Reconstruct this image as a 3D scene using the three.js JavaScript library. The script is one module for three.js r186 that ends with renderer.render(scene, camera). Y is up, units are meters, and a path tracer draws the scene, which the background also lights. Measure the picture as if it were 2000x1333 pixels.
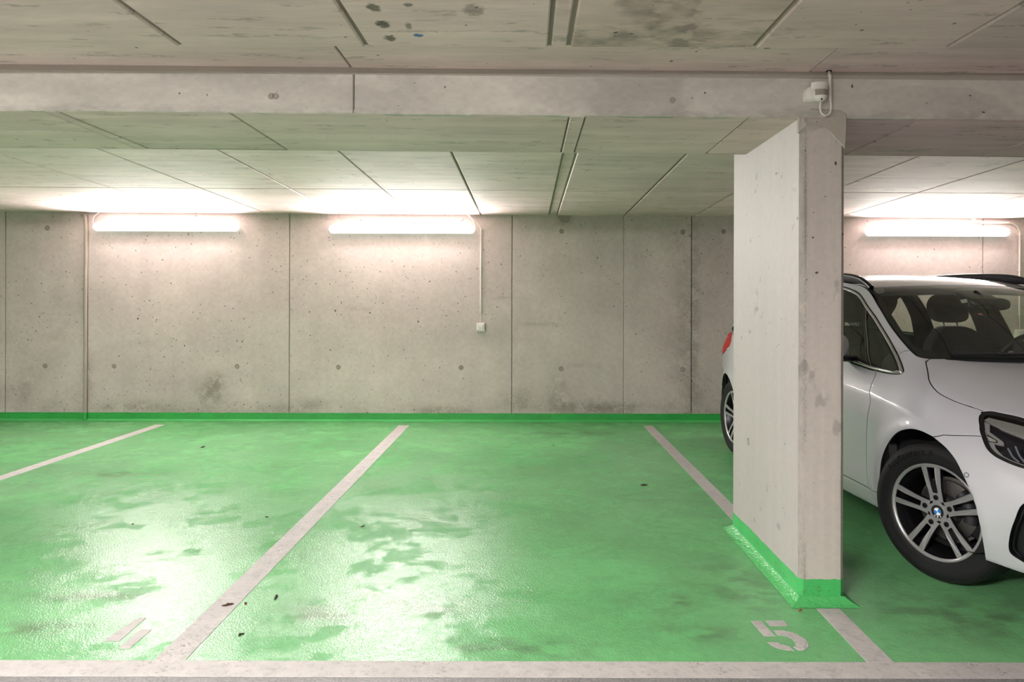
import * as THREE from 'three';
import { RoundedBoxGeometry } from 'three/addons/geometries/RoundedBoxGeometry.js';
import { mergeGeometries, mergeVertices, toCreasedNormals } from 'three/addons/utils/BufferGeometryUtils.js';
import { RectAreaLightUniformsLib } from 'three/addons/lights/RectAreaLightUniformsLib.js';
import { TextGeometry } from 'three/addons/geometries/TextGeometry.js';
import { FontLoader } from 'three/addons/loaders/FontLoader.js';

// ---------------------------------------------------------------- camera, renderer, light levels
const renderer = new THREE.WebGLRenderer({ antialias: true });
renderer.toneMapping = THREE.LinearToneMapping;
renderer.toneMappingExposure = 1.41;
renderer.shadowMap.enabled = true;
RectAreaLightUniformsLib.init();
const scene = new THREE.Scene();
scene.background = new THREE.Color(0x000000);
const EYE = 1.32;                                   // eye height, metres; depth runs along -z
const camera = new THREE.PerspectiveCamera(2 * Math.atan(666.5 / 1333) * 180 / Math.PI, 2000 / 1333, 0.05, 60);
camera.position.set(0, EYE, 0);
camera.rotation.z = 0.0025;
camera.setViewOffset(2000, 1333, -29, 75.5, 2000, 1333);  // shift lens: level camera, verticals stay vertical
const LAMP_COLOR = new THREE.Color(1.0, 0.95, 0.925);
const WALL_LAMP = 128, AISLE_LAMP = 540, FILL_LAMP = 25;              // radiance of the lamp faces
const LAMP_GLOW = 1.2;

// ---------------------------------------------------------------- helpers
const numbers = {};
function named(o, name) {
  const n = numbers[name] = (numbers[name] ?? -1) + 1;
  o.name = n ? `${name}_${String(n).padStart(3, '0')}` : name;
  return o;
}
function shadows(o) { o.traverse(c => { if (c.isMesh) { c.castShadow = true; c.receiveShadow = true; } }); return o; }
function thing(name, label, category, pos = [0, 0, 0], group) {
  const o = named(new THREE.Group(), name); o.position.set(...pos);
  o.userData = { label, category }; if (group) o.userData.group = group;
  scene.add(o); return o;
}
function struct(name, o = new THREE.Group()) { o.name = name; o.userData.kind = 'structure'; scene.add(o); return o; }
function part(parent, name, geo, mat, label) {
  if (geo.userData.edged && !Array.isArray(mat)) geo.clearGroups();
  const m = new THREE.Mesh(geo, mat);
  const same = parent.children.filter(c => c.userData.base === name).length;
  m.name = same ? `${name}_${String(same).padStart(3, '0')}` : name;
  m.userData.base = name; if (label) m.userData.label = label;
  m.castShadow = m.receiveShadow = true; parent.add(m); return m;
}
function tagged(name, geo, mat, label, category, group) {
  const m = named(new THREE.Mesh(geo, mat), name); m.userData = { label, category };
  if (group) m.userData.group = group;
  m.castShadow = m.receiveShadow = true; scene.add(m); return m;
}
const W = (x, y, d) => new THREE.Vector3(x, y, -d);     // right, up, depth
const lerp = (a, b, t) => a + (b - a) * t, clamp = (x, a = 0, b = 1) => Math.min(b, Math.max(a, x));
const smooth = (a, b, x) => { const t = clamp((x - a) / (b - a)); return t * t * (3 - 2 * t); };
function rng(seed) { let s = seed >>> 0; return () => { s = s + 0x6D2B79F5 | 0; let t = Math.imul(s ^ s >>> 15, 1 | s); t = t + Math.imul(t ^ t >>> 7, 61 | t) ^ t; return ((t ^ t >>> 14) >>> 0) / 4294967296; }; }

// value noise
const PERM = new Uint16Array(1024), VAL = new Float32Array(512);
{ const r = rng(77); const p = [...Array(512).keys()]; for (let i = 511; i > 0; i--) { const j = Math.floor(r() * (i + 1)); [p[i], p[j]] = [p[j], p[i]]; } for (let i = 0; i < 1024; i++) PERM[i] = p[i & 511]; for (let i = 0; i < 512; i++) VAL[i] = r() * 2 - 1; }
function noise(x, y) {
  const xi = Math.floor(x), yi = Math.floor(y); let fx = x - xi, fy = y - yi;
  fx = fx * fx * (3 - 2 * fx); fy = fy * fy * (3 - 2 * fy);
  const a = PERM[xi & 511], b = PERM[xi + 1 & 511], j = yi & 511, k = yi + 1 & 511;
  const v0 = VAL[PERM[a + j]], v1 = VAL[PERM[b + j]], v2 = VAL[PERM[a + k]], v3 = VAL[PERM[b + k]];
  return (v0 + (v1 - v0) * fx) * (1 - fy) + (v2 + (v3 - v2) * fx) * fy;
}
function fbm(x, y, oct = 4, gain = 0.5) { let s = 0, a = 1, n = 0; for (let i = 0; i < oct; i++) { s += a * noise(x + i * 17.3, y + i * 31.7); n += a; a *= gain; x *= 2.03; y *= 2.03; } return s / n; }
// fn(i, j, u, v) writes r, g, b (0..255, sRGB) into px; v runs upwards
function texture(w, h, fn, { srgb = true, wrap = THREE.ClampToEdgeWrapping } = {}) {
  const a = new Uint8Array(w * h * 4), px = [0, 0, 0];
  for (let j = 0, k = 0; j < h; j++) for (let i = 0; i < w; i++, k += 4) {
    fn(i, j, (i + 0.5) / w, (j + 0.5) / h, px);
    a[k] = clamp(px[0], 0, 255); a[k + 1] = clamp(px[1], 0, 255); a[k + 2] = clamp(px[2], 0, 255); a[k + 3] = 255;
  }
  const t = new THREE.DataTexture(a, w, h, THREE.RGBAFormat);
  t.magFilter = THREE.LinearFilter; t.minFilter = THREE.LinearMipmapLinearFilter; t.generateMipmaps = true;
  t.wrapS = t.wrapT = wrap; if (srgb) t.colorSpace = THREE.SRGBColorSpace; t.needsUpdate = true; return t;
}
// dark pits scattered over a w x h pixel field: returns depth 0..1 per pixel
function pits(w, h, mx, my, perM2, seed, big = 1) {
  const f = new Float32Array(w * h), r = rng(seed), n = Math.round(perM2 * mx * my), sx = w / mx, sy = h / my;
  for (let q = 0; q < n; q++) {
    const cx = r() * w, cy = r() * h;
    if (noise(cx / sx * 1.3 + seed, cy / sy * 1.3) < r() * 1.1 - 0.75) continue;
    const e = r(), rad = (0.0013 + 0.0036 * e ** 6) * big * (r() < 0.02 ? 1.7 : 1), st = 1 + r() * r() * 1.6, an = r() * 6.3, ca = Math.cos(an), sa = Math.sin(an);
    const R = rad * st, x0 = Math.floor(cx - R * sx - 1), x1 = Math.ceil(cx + R * sx + 1), y0 = Math.floor(cy - R * sy - 1), y1 = Math.ceil(cy + R * sy + 1);
    for (let y = y0; y <= y1; y++) for (let x = x0; x <= x1; x++) {
      if (x < 0 || y < 0 || x >= w || y >= h) continue;
      const dx = (x + 0.5 - cx) / sx, dy = (y + 0.5 - cy) / sy, p = (dx * ca + dy * sa) / (rad * st), s = (-dx * sa + dy * ca) / rad;
      const d = Math.sqrt(p * p + s * s), soft = 0.7 / (rad * sx), v = clamp((1 + soft - d) / (2 * soft)) * clamp(rad * sx * 1.3, 0, 1);
      const k = y * w + x; if (v > f[k]) f[k] = v;
    }
  }
  return f;
}
// polygon helpers (arrays of [x, y])
function area(p) { let s = 0; for (let i = 0; i < p.length; i++) { const a = p[i], b = p[(i + 1) % p.length]; s += a[0] * b[1] - b[0] * a[1]; } return s / 2; }
function inset(p, r) {                                 // positive r shrinks a counter-clockwise polygon
  const n = p.length, out = [];
  for (let i = 0; i < n; i++) {
    const a = p[(i + n - 1) % n], b = p[i], c = p[(i + 1) % n];
    let ux = b[0] - a[0], uy = b[1] - a[1], vx = c[0] - b[0], vy = c[1] - b[1];
    const lu = Math.hypot(ux, uy) || 1, lv = Math.hypot(vx, vy) || 1; ux /= lu; uy /= lu; vx /= lv; vy /= lv;
    const nx = -uy - vy, ny = ux + vx, k = Math.max(0.35, (nx * nx + ny * ny) / 2);
    out.push([b[0] + nx * r / k, b[1] + ny * r / k]);
  }
  return out;
}
function circle(cx, cy, r, n = 20) { return Array.from({ length: n }, (_, i) => [cx + r * Math.cos(i / n * 2 * Math.PI), cy + r * Math.sin(i / n * 2 * Math.PI)]); }
// A slab: outline in a plane, bevelled front edge, straight sides. at(x, y, depth) places a point; depth 0 is the front face.
function slab(poly, at, thick, bevel, { holes = [], uv = (x, y) => [x, y], back = false } = {}) {
  const P = [], U = [], N = new THREE.Vector3();
  const ccw = q => area(q) < 0 ? [...q].reverse() : q;
  poly = ccw(poly); holes = holes.map(ccw);
  const push = (q, d) => { const v = at(q[0], q[1], d); P.push(v.x, v.y, v.z); const t = uv(q[0], q[1], d); U.push(t[0], t[1]); };
  const front = bevel ? inset(poly, bevel) : poly, hf = holes.map(h => bevel ? inset(h, -bevel) : h);
  // orientation: does (x,y) ccw look towards the front?
  const o = at(0, 0, 0), ex = at(1, 0, 0).sub(o), ey = at(0, 1, 0).sub(o), ez = at(0, 0, -1).sub(o), flip = ex.cross(ey).dot(ez) < 0;
  const tri = (a, da, b, db, c, dc) => { push(a, da); if (flip) { push(c, dc); push(b, db); } else { push(b, db); push(c, dc); } };
  const V = q => q.map(a => new THREE.Vector2(a[0], a[1]));
  const all = [...front, ...hf.map(h => [...h].reverse()).flat()];
  for (const f of THREE.ShapeUtils.triangulateShape(V(front), hf.map(h => V([...h].reverse())))) tri(all[f[0]], 0, all[f[1]], 0, all[f[2]], 0);
  const strip = (p, dp, q, dq) => { const n = p.length; for (let i = 0; i < n; i++) { const j = (i + 1) % n; tri(q[i], dq, q[j], dq, p[j], dp); tri(q[i], dq, p[j], dp, p[i], dp); } };
  if (bevel) strip(front, 0, poly, bevel);
  strip(poly, bevel, poly, thick);
  holes.forEach((h, i) => { const a = [...hf[i]].reverse(), b = [...h].reverse(); if (bevel) strip(a, 0, b, bevel); strip(b, bevel, b, thick); });
  if (back) for (const f of THREE.ShapeUtils.triangulateShape(V(poly), [])) tri(poly[f[0]], thick, poly[f[2]], thick, poly[f[1]], thick);
  const g = new THREE.BufferGeometry();
  g.setAttribute('position', new THREE.Float32BufferAttribute(P, 3)); g.setAttribute('uv', new THREE.Float32BufferAttribute(U, 2));
  g.computeVertexNormals(); return g;
}
const rect = (x0, y0, x1, y1) => [[x0, y0], [x1, y0], [x1, y1], [x0, y1]];
function tube(points, r, seg = 40, rad = 8, closed = false) { return new THREE.TubeGeometry(new THREE.CatmullRomCurve3(points, closed, 'centripetal'), seg, r, rad, closed); }
function bar(a, b, r, rad = 10) {                        // straight round bar with caps
  const d = b.clone().sub(a), g = new THREE.CylinderGeometry(r, r, d.length(), rad);
  g.applyQuaternion(new THREE.Quaternion().setFromUnitVectors(new THREE.Vector3(0, 1, 0), d.normalize())); g.translate((a.x + b.x) / 2, (a.y + b.y) / 2, (a.z + b.z) / 2); return g;
}
function rbox(w, h, d, r, x = 0, y = 0, z = 0, seg = 2) { const g = new RoundedBoxGeometry(w, h, d, seg, r); g.translate(x, y, z); return g; }
function merge(list) { return mergeGeometries(list.map(g => { g = g.index ? g.toNonIndexed() : g; for (const k of Object.keys(g.attributes)) if (!['position', 'normal', 'uv'].includes(k)) g.deleteAttribute(k); return g; })); }

// ---------------------------------------------------------------- materials
const std = (o) => new THREE.MeshStandardMaterial(o), phys = (o) => new THREE.MeshPhysicalMaterial(o);
const REP = THREE.RepeatWrapping, MIR = THREE.MirroredRepeatWrapping;
// fine grain shared by all cast concrete: one metre of it
const grainBump = texture(1024, 1024, (i, j, u, v, p) => { const g = 128 + 60 * fbm(u * 90, v * 90, 3) + 40 * noise(u * 400, v * 400); p[0] = p[1] = p[2] = g; }, { srgb: false, wrap: REP });
// world-placed stains on the back wall: [x, y, half width, half height, strength]
const wallStains = [
  [-3.5, 0.3, 0.16, 0.2, 26], [-3.42, 0.42, 0.1, 0.14, 20], [-5.55, 0.36, 0.2, 0.26, 16], [-4.3, 0.14, 0.55, 0.09, 26], [-5.2, 0.95, 0.3, 0.14, 10], [-4.1, 0.86, 0.4, 0.05, 7],
  [-2.35, 0.2, 0.2, 0.1, 16], [-1.0, 0.12, 0.5, 0.07, 22], [0.36, 0.3, 0.16, 0.24, 22], [-0.1, 0.22, 0.25, 0.17, 16], [0.95, 0.15, 0.5, 0.08, 26], [0.5, 0.15, 0.6, 0.09, 14],
  [1.72, 0.8, 0.13, 1.6, 15], [1.85, 1.0, 0.08, 1.6, 20], [1.6, 2.05, 0.22, 0.16, 12], [1.95, 0.35, 0.12, 0.2, 14], [-1.87, 1.24, 0.14, 0.03, 16], [0.15, 1.08, 0.3, 0.02, 14], [-0.3, 1.37, 0.22, 0.02, 12],
  [0.62, 0.62, 0.3, 0.03, 10], [-2.7, 0.14, 0.5, 0.08, 14], [-4.85, 0.4, 0.08, 0.4, 16], [0.42, 2.24, 0.07, 0.06, 34], [-5.4, 2.2, 0.5, 0.04, 10], [-2.2, 2.25, 0.4, 0.03, 16], [2.1, 1.9, 0.3, 0.2, 8]];
function wallColor(x, y, p) {
  const big = fbm(x * 0.55 + 3, y * 0.8, 4), mid = fbm(x * 2.6, y * 3.1 + 9, 4), fine = fbm(x * 34, y * 34, 3), run = fbm(x * 9, y * 0.5 + 4, 3);
  let l = 188 + 11 * big + 12 * mid + 8 * fine + 5 * run;
  let dirt = 0;
  for (const s of wallStains) {
    const a = (x - s[0]) / s[2], b = (y - s[1]) / s[3], q = a * a + b * b;
    if (q < 3) dirt += 1.35 * s[4] * Math.exp(-q * 1.4) * clamp(0.75 + 1.1 * fbm(x * 13 + s[0], y * 13, 4) + 0.5 * noise(x * 90, y * 90));
  }
  const foot = clamp(0.55 + 1.6 * fbm(x * 3.1, y * 9, 4)) * Math.exp(-Math.max(0, y - 0.09) / 0.09) * (0.6 + 0.5 * noise(x * 120, y * 120)); // splash dirt along the foot of the wall
  dirt += 30 * foot;
  l -= dirt;
  p[0] = l * 1.01 + 1; p[1] = l * 0.967; p[2] = l * 0.945 - 0.12 * dirt;
}
function concretePanelMat(x0, y0, x1, y1, seed, { w = 1024, h = 1024, color = wallColor, perM2 = 150, big = 1, rough = 0.82 } = {}) {
  const f = pits(w, h, x1 - x0, y1 - y0, perM2, seed, big);
  const t = texture(w, h, (i, j, u, v, p) => {
    color(lerp(x0, x1, u), lerp(y0, y1, v), p); const k = 1 - 0.62 * f[j * w + i]; p[0] *= k; p[1] *= k; p[2] *= k * (1 - 0.03 * f[j * w + i]);
  });
  return std({ map: t, roughness: rough, bumpMap: grainBump, bumpScale: 0.0006 });
}
// ceilings: board grain and smears run across the garage
function ceilingColor(x, y, p) {
  const big = fbm(x * 0.5, y * 0.7 + 40, 4), streak = fbm(x * 1.5, y * 17 + 5, 4), fineS = fbm(x * 14, y * 110, 3), mid = fbm(x * 3 + 8, y * 4, 4);
  let l = 207 + 12 * big + 13 * streak + 10 * mid + 7 * fineS;
  const smear = smooth(0.34, 0.62, fbm(x * 5.5 + 70, y * 26, 3)); l -= 34 * smear * clamp(0.6 + noise(x * 60, y * 120));
  p[0] = l * 1.03 + 1; p[1] = l * 0.93; p[2] = l * 0.915;
}
const ceilingMap = (() => { const w = 2048, h = 2048, f = pits(w, h, 6, 6, 26, 5, 1.5); return texture(w, h, (i, j, u, v, p) => { ceilingColor(u * 6, v * 6, p); const k = 1 - 0.5 * f[j * w + i]; p[0] *= k; p[1] *= k; p[2] *= k; }, { wrap: MIR }); })();
ceilingMap.repeat.set(1 / 6, 1 / 6);
const ceilingMat = std({ map: ceilingMap, roughness: 0.78, bumpMap: grainBump, bumpScale: 0.0005 });
// the damp, stained part of the aisle ceiling
const stainedCeilingMat = concretePanelMat(0.16, 0.6, 2.2, 2.66, 31, {
  perM2: 40, big: 1.4, rough: 0.8, color: (x, y, p) => {
    ceilingColor(x + 3, y * 1.3, p);
    const w = Math.exp(-(((x - 0.42) / 0.4) ** 2) - ((y - 2.5) / 0.5) ** 2), m = fbm(x * 5 + 2, y * 6.5, 6, 0.58), f = fbm(x * 22, y * 22, 4);
    const s = clamp(w * smooth(-0.12, 0.4, m) * (0.75 + 0.6 * f) + 0.7 * Math.exp(-(((x - 0.57 - 0.05 * m) / 0.035) ** 2)) * smooth(-0.2, 0.3, f + m) + 0.35 * smooth(0.1, 0.5, fbm(x * 3, y * 4 + 8, 5)));
    const k = 1 - 0.27 * s; p[0] *= k; p[1] *= k; p[2] *= k * 0.98;
  } });
// boot prints and a smear of blue on one aisle panel
const markedCeilingMat = concretePanelMat(-0.623, 1.9, 0.085, 2.66, 37, {
  perM2: 30, big: 1.4, rough: 0.8, color: (x, y, p) => {
    ceilingColor(x + 5, y * 1.1 + 2, p);
    for (const [a, b, w, h, k, blue] of [[-.515, 2.281, .018, .03, .5, 0], [-.512, 2.421, .02, .03, .55, 0], [-.515, 2.553, .018, .024, .5, 0], [-.396, 2.257, .012, .014, .4, 0], [-.425, 2.44, .01, .03, .35, 0], [-.406, 2.527, .014, .014, .6, 1], [-.18, 2.3, .03, .04, .25, 0]]) {
      const q = ((x - a) / w) ** 2 + ((y - b) / h) ** 2; if (q > 3) continue;
      const m = k * smooth(2.2, 0.4, q + 1.2 * fbm(x * 70, y * 70, 3)); p[0] *= 1 - m * (blue ? 1 : 0.9); p[1] *= 1 - m * (blue ? 0.7 : 0.9); p[2] *= 1 - m * (blue ? 0.35 : 0.95);
    }
  } });
const coreMat = std({ color: new THREE.Color(0x8a8378), roughness: 0.95, bumpMap: grainBump, bumpScale: 0.001 });
// beam: paler cast face with a cold joint, patches and blisters
function beamColor(x, y, p) {
  const big = fbm(x * 0.8 + 20, y * 3, 4), mid = fbm(x * 4 + 3, y * 9, 4), fine = fbm(x * 40, y * 60, 3);
  let l = 188 + 12 * big + 13 * mid + 8 * fine;
  l += 9 * smooth(-0.05, 0.05, fbm(x * 2.2 + 9, y * 5, 3) - 0.12);
  const edge = smooth(0.05, 0.0, y - 2.145 + 0.0067 * x + 0.02 * fbm(x * 7, 3, 3)); l -= 16 * edge * clamp(0.6 + fbm(x * 30, y * 70, 3));
  const patch = smooth(0.70, 0.66, x + 0.05 * fbm(x * 9, y * 22, 4)) * smooth(0.05, 0.3, x + 0.4 * fbm(x * 3, y * 8, 3)); l -= 14 * patch;
  p[0] = l * 1.005; p[1] = l * 0.99; p[2] = l * 0.94;
}
// resin floor: colour varies in soft clouds, with scuffs
const FLOOR = { x0: -4.5, x1: 4.5, d0: 2.49, d1: 7.55 };
const floorMap = texture(2048, 1152, (i, j, u, v, p) => {
  const x = lerp(FLOOR.x0, FLOOR.x1, u), d = lerp(FLOOR.d0, FLOOR.d1, v);
  const big = fbm(x * 0.6 + 11, d * 0.6, 4), mid = fbm(x * 2.4, d * 2.4 + 7, 5), fine = fbm(x * 40, d * 40, 2);
  const wear = smooth(-0.7, 0.9, fbm(x * 1.1 + 5, d * 0.7 + 2, 5)), scuff = smooth(0.0, 0.9, fbm(x * 4.2 + 3, d * 9 + 1, 5));
  let r = 99, g = 165, b = 106; const l = 1 + 0.07 * big + 0.07 * mid + 0.035 * fine;
  r = r * l + 16 * wear; g = g * l + 6 * wear; b = b * l + 14 * wear;
  const dirt = 0.10 * scuff; r = lerp(r, 84, dirt); g = lerp(g, 104, dirt); b = lerp(b, 74, dirt);
  // grey tyre dirt where wheels roll and below the post
  let q = 0; for (const s of [[0.62, 3.0, 0.16, 0.1], [1.0, 3.18, 0.2, 0.24], [-0.55, 2.95, 0.3, 0.1], [0.7, 2.72, 0.2, 0.06], [-2.0, 2.75, 0.28, 0.06], [-1.95, 3.05, 0.3, 0.06], [-0.05, 2.6, 0.35, 0.08], [-0.9, 2.86, 0.14, 0.09], [1.9, 2.85, 0.4, 0.2], [-3.1, 5.2, 0.3, 0.1], [0.4, 6.9, 0.5, 0.1]]) { const a = (x - s[0]) / s[2], c = (d - s[1]) / s[3], e = a * a + c * c; if (e < 4) q += Math.exp(-e) * clamp(0.35 + 1.7 * fbm(x * 9 + s[0], d * 15, 5)); }
  q = clamp(q * 0.5); r = lerp(r, 78, q); g = lerp(g, 94, q); b = lerp(b, 70, q);
  p[0] = r; p[1] = g; p[2] = b;
}, { wrap: MIR });
// gloss comes in patches: polished resin against dull, dusty resin
const floorRough = texture(1024, 576, (i, j, u, v, p) => {
  const x = lerp(FLOOR.x0, FLOOR.x1, u), d = lerp(FLOOR.d0, FLOOR.d1, v);
  const s = fbm(x * 2.6 + d * 0.9 + 13, d * 2.2 - x * 0.5, 5, 0.55), t = fbm(x * 7 + 4, d * 8, 4);
  p[0] = p[1] = p[2] = 255 * clamp(0.205 + 0.09 * s + 0.05 * t, 0.12, 0.262);
}, { srgb: false, wrap: MIR });
const floorSpecular = (() => {
  const w = 1024, h = 576, t = texture(w, h, () => {}, { srgb: false, wrap: MIR }), a = t.image.data;
  for (let j = 0, k = 0; j < h; j++) for (let i = 0; i < w; i++, k += 4) {
    const x = lerp(FLOOR.x0, FLOOR.x1, (i + 0.5) / w), d = lerp(FLOOR.d0, FLOOR.d1, (j + 0.5) / h);
    const s = fbm(x * 4.4 - d * 1.3 + 31, d * 5.2 + x * 0.8, 6, 0.7), g = fbm(x * 16 + 4, d * 18, 3);
    a[k] = a[k + 1] = a[k + 2] = a[k + 3] = 255 * clamp(0.52 - 0.48 * smooth(0.03, 0.2, s) + 0.25 * g * smooth(-0.2, 0.2, s), 0.06, 1);
  }
  return t;
})();
const floorBump = texture(1024, 1024, (i, j, u, v, p) => { const g = 128 + 90 * fbm(u * 110, v * 110, 2) + 40 * noise(u * 300 + 7, v * 300); p[0] = p[1] = p[2] = g; }, { srgb: false, wrap: REP });
const floorBumpWide = floorBump.clone(); floorBumpWide.repeat.set((FLOOR.x1 - FLOOR.x0) / 0.6, (FLOOR.d1 - FLOOR.d0) / 0.6); floorBumpWide.needsUpdate = true;
const floorMat = phys({ map: floorMap, roughness: 1, roughnessMap: floorRough, specularIntensityMap: floorSpecular, bumpMap: floorBumpWide, bumpScale: 0.0014, ior: 1.5 });
const coveMat = std({ color: new THREE.Color(0x4fae62), roughness: 0.2, bumpMap: floorBump, bumpScale: 0.004 });
const bandColor = (seed, [cr, cg, cb] = [42, 156, 68]) => texture(1024, 64, (i, j, u, v, p) => { const n = 1 + 0.08 * fbm(u * 22 + seed, v * 2, 4) + 0.03 * noise(u * 300, v * 30), s = smooth(0.45, 0.6, fbm(u * 90 + seed, v * 7, 3)) * 0.3; p[0] = lerp(cr * n, 70, s); p[1] = lerp(cg * n, 100, s); p[2] = lerp(cb * n, 60, s); }, { wrap: REP });
const bandMat = std({ map: bandColor(3), roughness: 0.42 });
const paintMap = texture(1024, 1024, (i, j, u, v, p) => { const n = 174 + 10 * fbm(u * 20, v * 20, 4) + 8 * noise(u * 500, v * 500) - 16 * smooth(0.0, 0.7, fbm(u * 60 + 5, v * 60, 4)) - 46 * smooth(0.5, 0.72, noise(u * 170, v * 170)) * smooth(0.1, 0.5, fbm(u * 6, v * 6, 3)); p[0] = n * 1.005; p[1] = n * 0.985; p[2] = n * 0.965; }, { wrap: REP });
const paintMat = std({ map: paintMap, roughness: 0.7, bumpMap: floorBump, bumpScale: 0.0006 });
const aisleMat = std({ map: texture(512, 512, (i, j, u, v, p) => { const n = 118 + 10 * fbm(u * 8, v * 8, 4) + 20 * noise(u * 256, v * 256); p[0] = n; p[1] = n * 0.99; p[2] = n * 0.98; }, { wrap: REP }), roughness: 0.55, bumpMap: floorBump, bumpScale: 0.0012 });
const plastic = std({ color: new THREE.Color(0xdedbd3), roughness: 0.45 });
const pipeMat = std({ color: new THREE.Color(0xd2cec5), roughness: 0.5 });

// ---------------------------------------------------------------- the room: floor, walls, ceilings, beam
const D = 7.55;                                            // depth of the back wall
const XL = -9, XR = 9, DN = -6.6;                          // garage side walls and the wall behind the camera
const backCeil = (x, d) => 2.283 + 0.015 * (D - d) - 0.004 * x;
const beamBot = x => 2.144 - 0.0067 * x, beamTop = x => 2.3435 - 0.0066 * x;
const stripCeil = (x, d) => 2.3435 - 0.0066 * x;
const nearCeil = (x, d) => 2.31 - 0.0158 * (2.655 - Math.max(d, 1.9));

// floor: slab with the green resin, its foot coves and the grey aisle paving
const floor = struct('floor');
part(floor, 'slab', slab(rect(XL, DN, XR, D + 0.3), (x, d, t) => W(x, -0.012 - t, d), 0.25, 0, { back: true }), coreMat);
part(floor, 'green_coating', slab(rect(XL, 2.40, XR, D), (x, d, t) => W(x, -t, d), 0.011, 0, { uv: (x, d) => [(x - FLOOR.x0) / 9, (d - FLOOR.d0) / (D - FLOOR.d0)] }), floorMat, 'glossy green resin coating');
part(floor, 'aisle_paving', slab(rect(XL, DN, XR, 2.40), (x, d, t) => W(x, -t, d), 0.011, 0), aisleMat, 'grey aisle surface');

// back wall: cast panels with open joints, tie holes, painted green foot
const wallBack = struct('wall_back');
part(wallBack, 'core', slab(rect(XL, 0, XR, 2.6), (x, y, t) => W(x, y, D + 0.012 + t), 0.3, 0, { back: true }), coreMat);
const plugMat = std({ color: new THREE.Color(0x9b948a), roughness: 0.9, bumpMap: grainBump, bumpScale: 0.001 });
const tieHoles = [[-5.31, 2.13], [-5.33, 0.6], [-4.566, 0.6], [-3.205, 0.6], [-2.085, 0.595], [-0.725, 0.595], [0.385, 2.11], [0.385, 0.585], [1.727, 2.105], [1.727, 0.58], [2.175, 2.11]];
const jointX = [XL, -7.9, -5.77, -4.862, -2.627, -0.164, 1.07, 1.822, 3.1, 5.045, 7.1, XR];
const plainWall = concretePanelMat(-8, 0, -5.7, 2.36, 3);
for (let i = 0; i + 1 < jointX.length; i++) {
  const g2 = x => x === 1.07 ? 0.0012 : 0.004, a = jointX[i] + g2(jointX[i]), b = jointX[i + 1] - g2(jointX[i + 1]), seen = a > -5.8 && b < 5.1;
  const holes = tieHoles.filter(h => h[0] > a + 0.05 && h[0] < b - 0.05);
  const m = seen ? concretePanelMat(a, 0, b, 2.36, 100 + i * 7, { w: b - a > 1.0 ? 1024 : 512, perM2: i === 5 || i === 6 ? 200 : 280 }) : plainWall;
  const p = part(wallBack, 'panel', slab([[a, 0.0], [b, 0.0], [b, backCeil(b, D) + 0.02], [a, backCeil(a, D) + 0.02]], (x, y, t) => W(x, y, D + t), 0.03, 0.004,
    { holes: holes.map(h => circle(h[0], h[1], 0.026, 18)), uv: (x, y) => [(x - a) / (b - a), y / 2.36] }), m);
  for (const h of holes) part(p, 'tie_hole', slab(circle(h[0], h[1], 0.0262, 18), (x, y, t) => W(x + (t > 0 ? (x - h[0]) * 0.1 : 0), y, D + 0.005 + (t > 0 ? 0.008 : 0)), 0.01, 0.007), plugMat);
}
// one patch of spalled render at the head of the wall
part(wallBack, 'render_patch', slab([[0.33, 2.285], [0.49, 2.285], [0.47, 2.235], [0.44, 2.205], [0.38, 2.21], [0.35, 2.25]], (x, y, t) => W(x, y, D - 0.012 + t), 0.014, 0.006), plugMat);
// dark compressible joint filler
part(wallBack, 'joint_filler', slab(rect(1.812, 0.1, 1.832, 2.27), (x, y, t) => W(x, y, D + 0.004 + t), 0.02, 0.002), std({ color: new THREE.Color(0x3a342c), roughness: 1 }), 'dark joint filler');
for (let i = 0; i < 9; i++) {
  const a = XL + i * 2, b = a + 2;
  part(wallBack, 'painted_band', slab(Array.from({ length: 41 }, (_, k) => [a + 2 * k / 40, 0.091 + 0.0012 * noise(k * 0.7 + i * 41, 5)]).reverse().concat([[a, 0], [b, 0]]), (x, y, t) => W(x, y, D - 0.002 + t), 0.004, 0.0008, { uv: (x, y) => [x * 0.4, y * 10] }), bandMat, 'green painted wall foot');
}
function cove(a, b, inward, parent, r = 0.045, h = 0.03) {   // resin fillet from a to b; inward points towards the wall
  const P = [], U = [], n = 24, m = 5;
  for (let i = 0; i <= n; i++) for (let j = 0; j <= m; j++) {
    const t = i / n, s = j / m, wob = 0.003 * noise(i * 0.9 + a[0] * 7, j), f = r * (1 - s) + wob * (1 - s);
    const e0 = a[2] ?? 0, e1 = b[2] ?? 0, ext = lerp(e0, e1, t) * (1 - s);   // mitred ends
    P.push(lerp(a[0], b[0], t) - inward[0] * f + (b[0] - a[0]) / Math.hypot(b[0] - a[0], b[1] - a[1]) * ext, 0.0015 + h * s * s * 0.55 + h * s * 0.45, -(lerp(a[1], b[1], t) - inward[1] * f + (b[1] - a[1]) / Math.hypot(b[0] - a[0], b[1] - a[1]) * ext));
    U.push(t * Math.hypot(b[0] - a[0], b[1] - a[1]), s * r);
  }
  const I = []; for (let i = 0; i < n; i++) for (let j = 0; j < m; j++) { const k = i * (m + 1) + j; I.push(k, k + m + 1, k + 1, k + 1, k + m + 1, k + m + 2); }
  const g = new THREE.BufferGeometry(); g.setAttribute('position', new THREE.Float32BufferAttribute(P, 3)); g.setAttribute('uv', new THREE.Float32BufferAttribute(U, 2)); g.setIndex(I); g.computeVertexNormals();
  if (g.attributes.normal.getY(8) < 0) { g.setIndex(I.map((_, k) => I[k - k % 3 + 2 - k % 3])); g.computeVertexNormals(); }
  return part(parent, 'cove', g, coveMat, 'green resin fillet');
}
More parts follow.
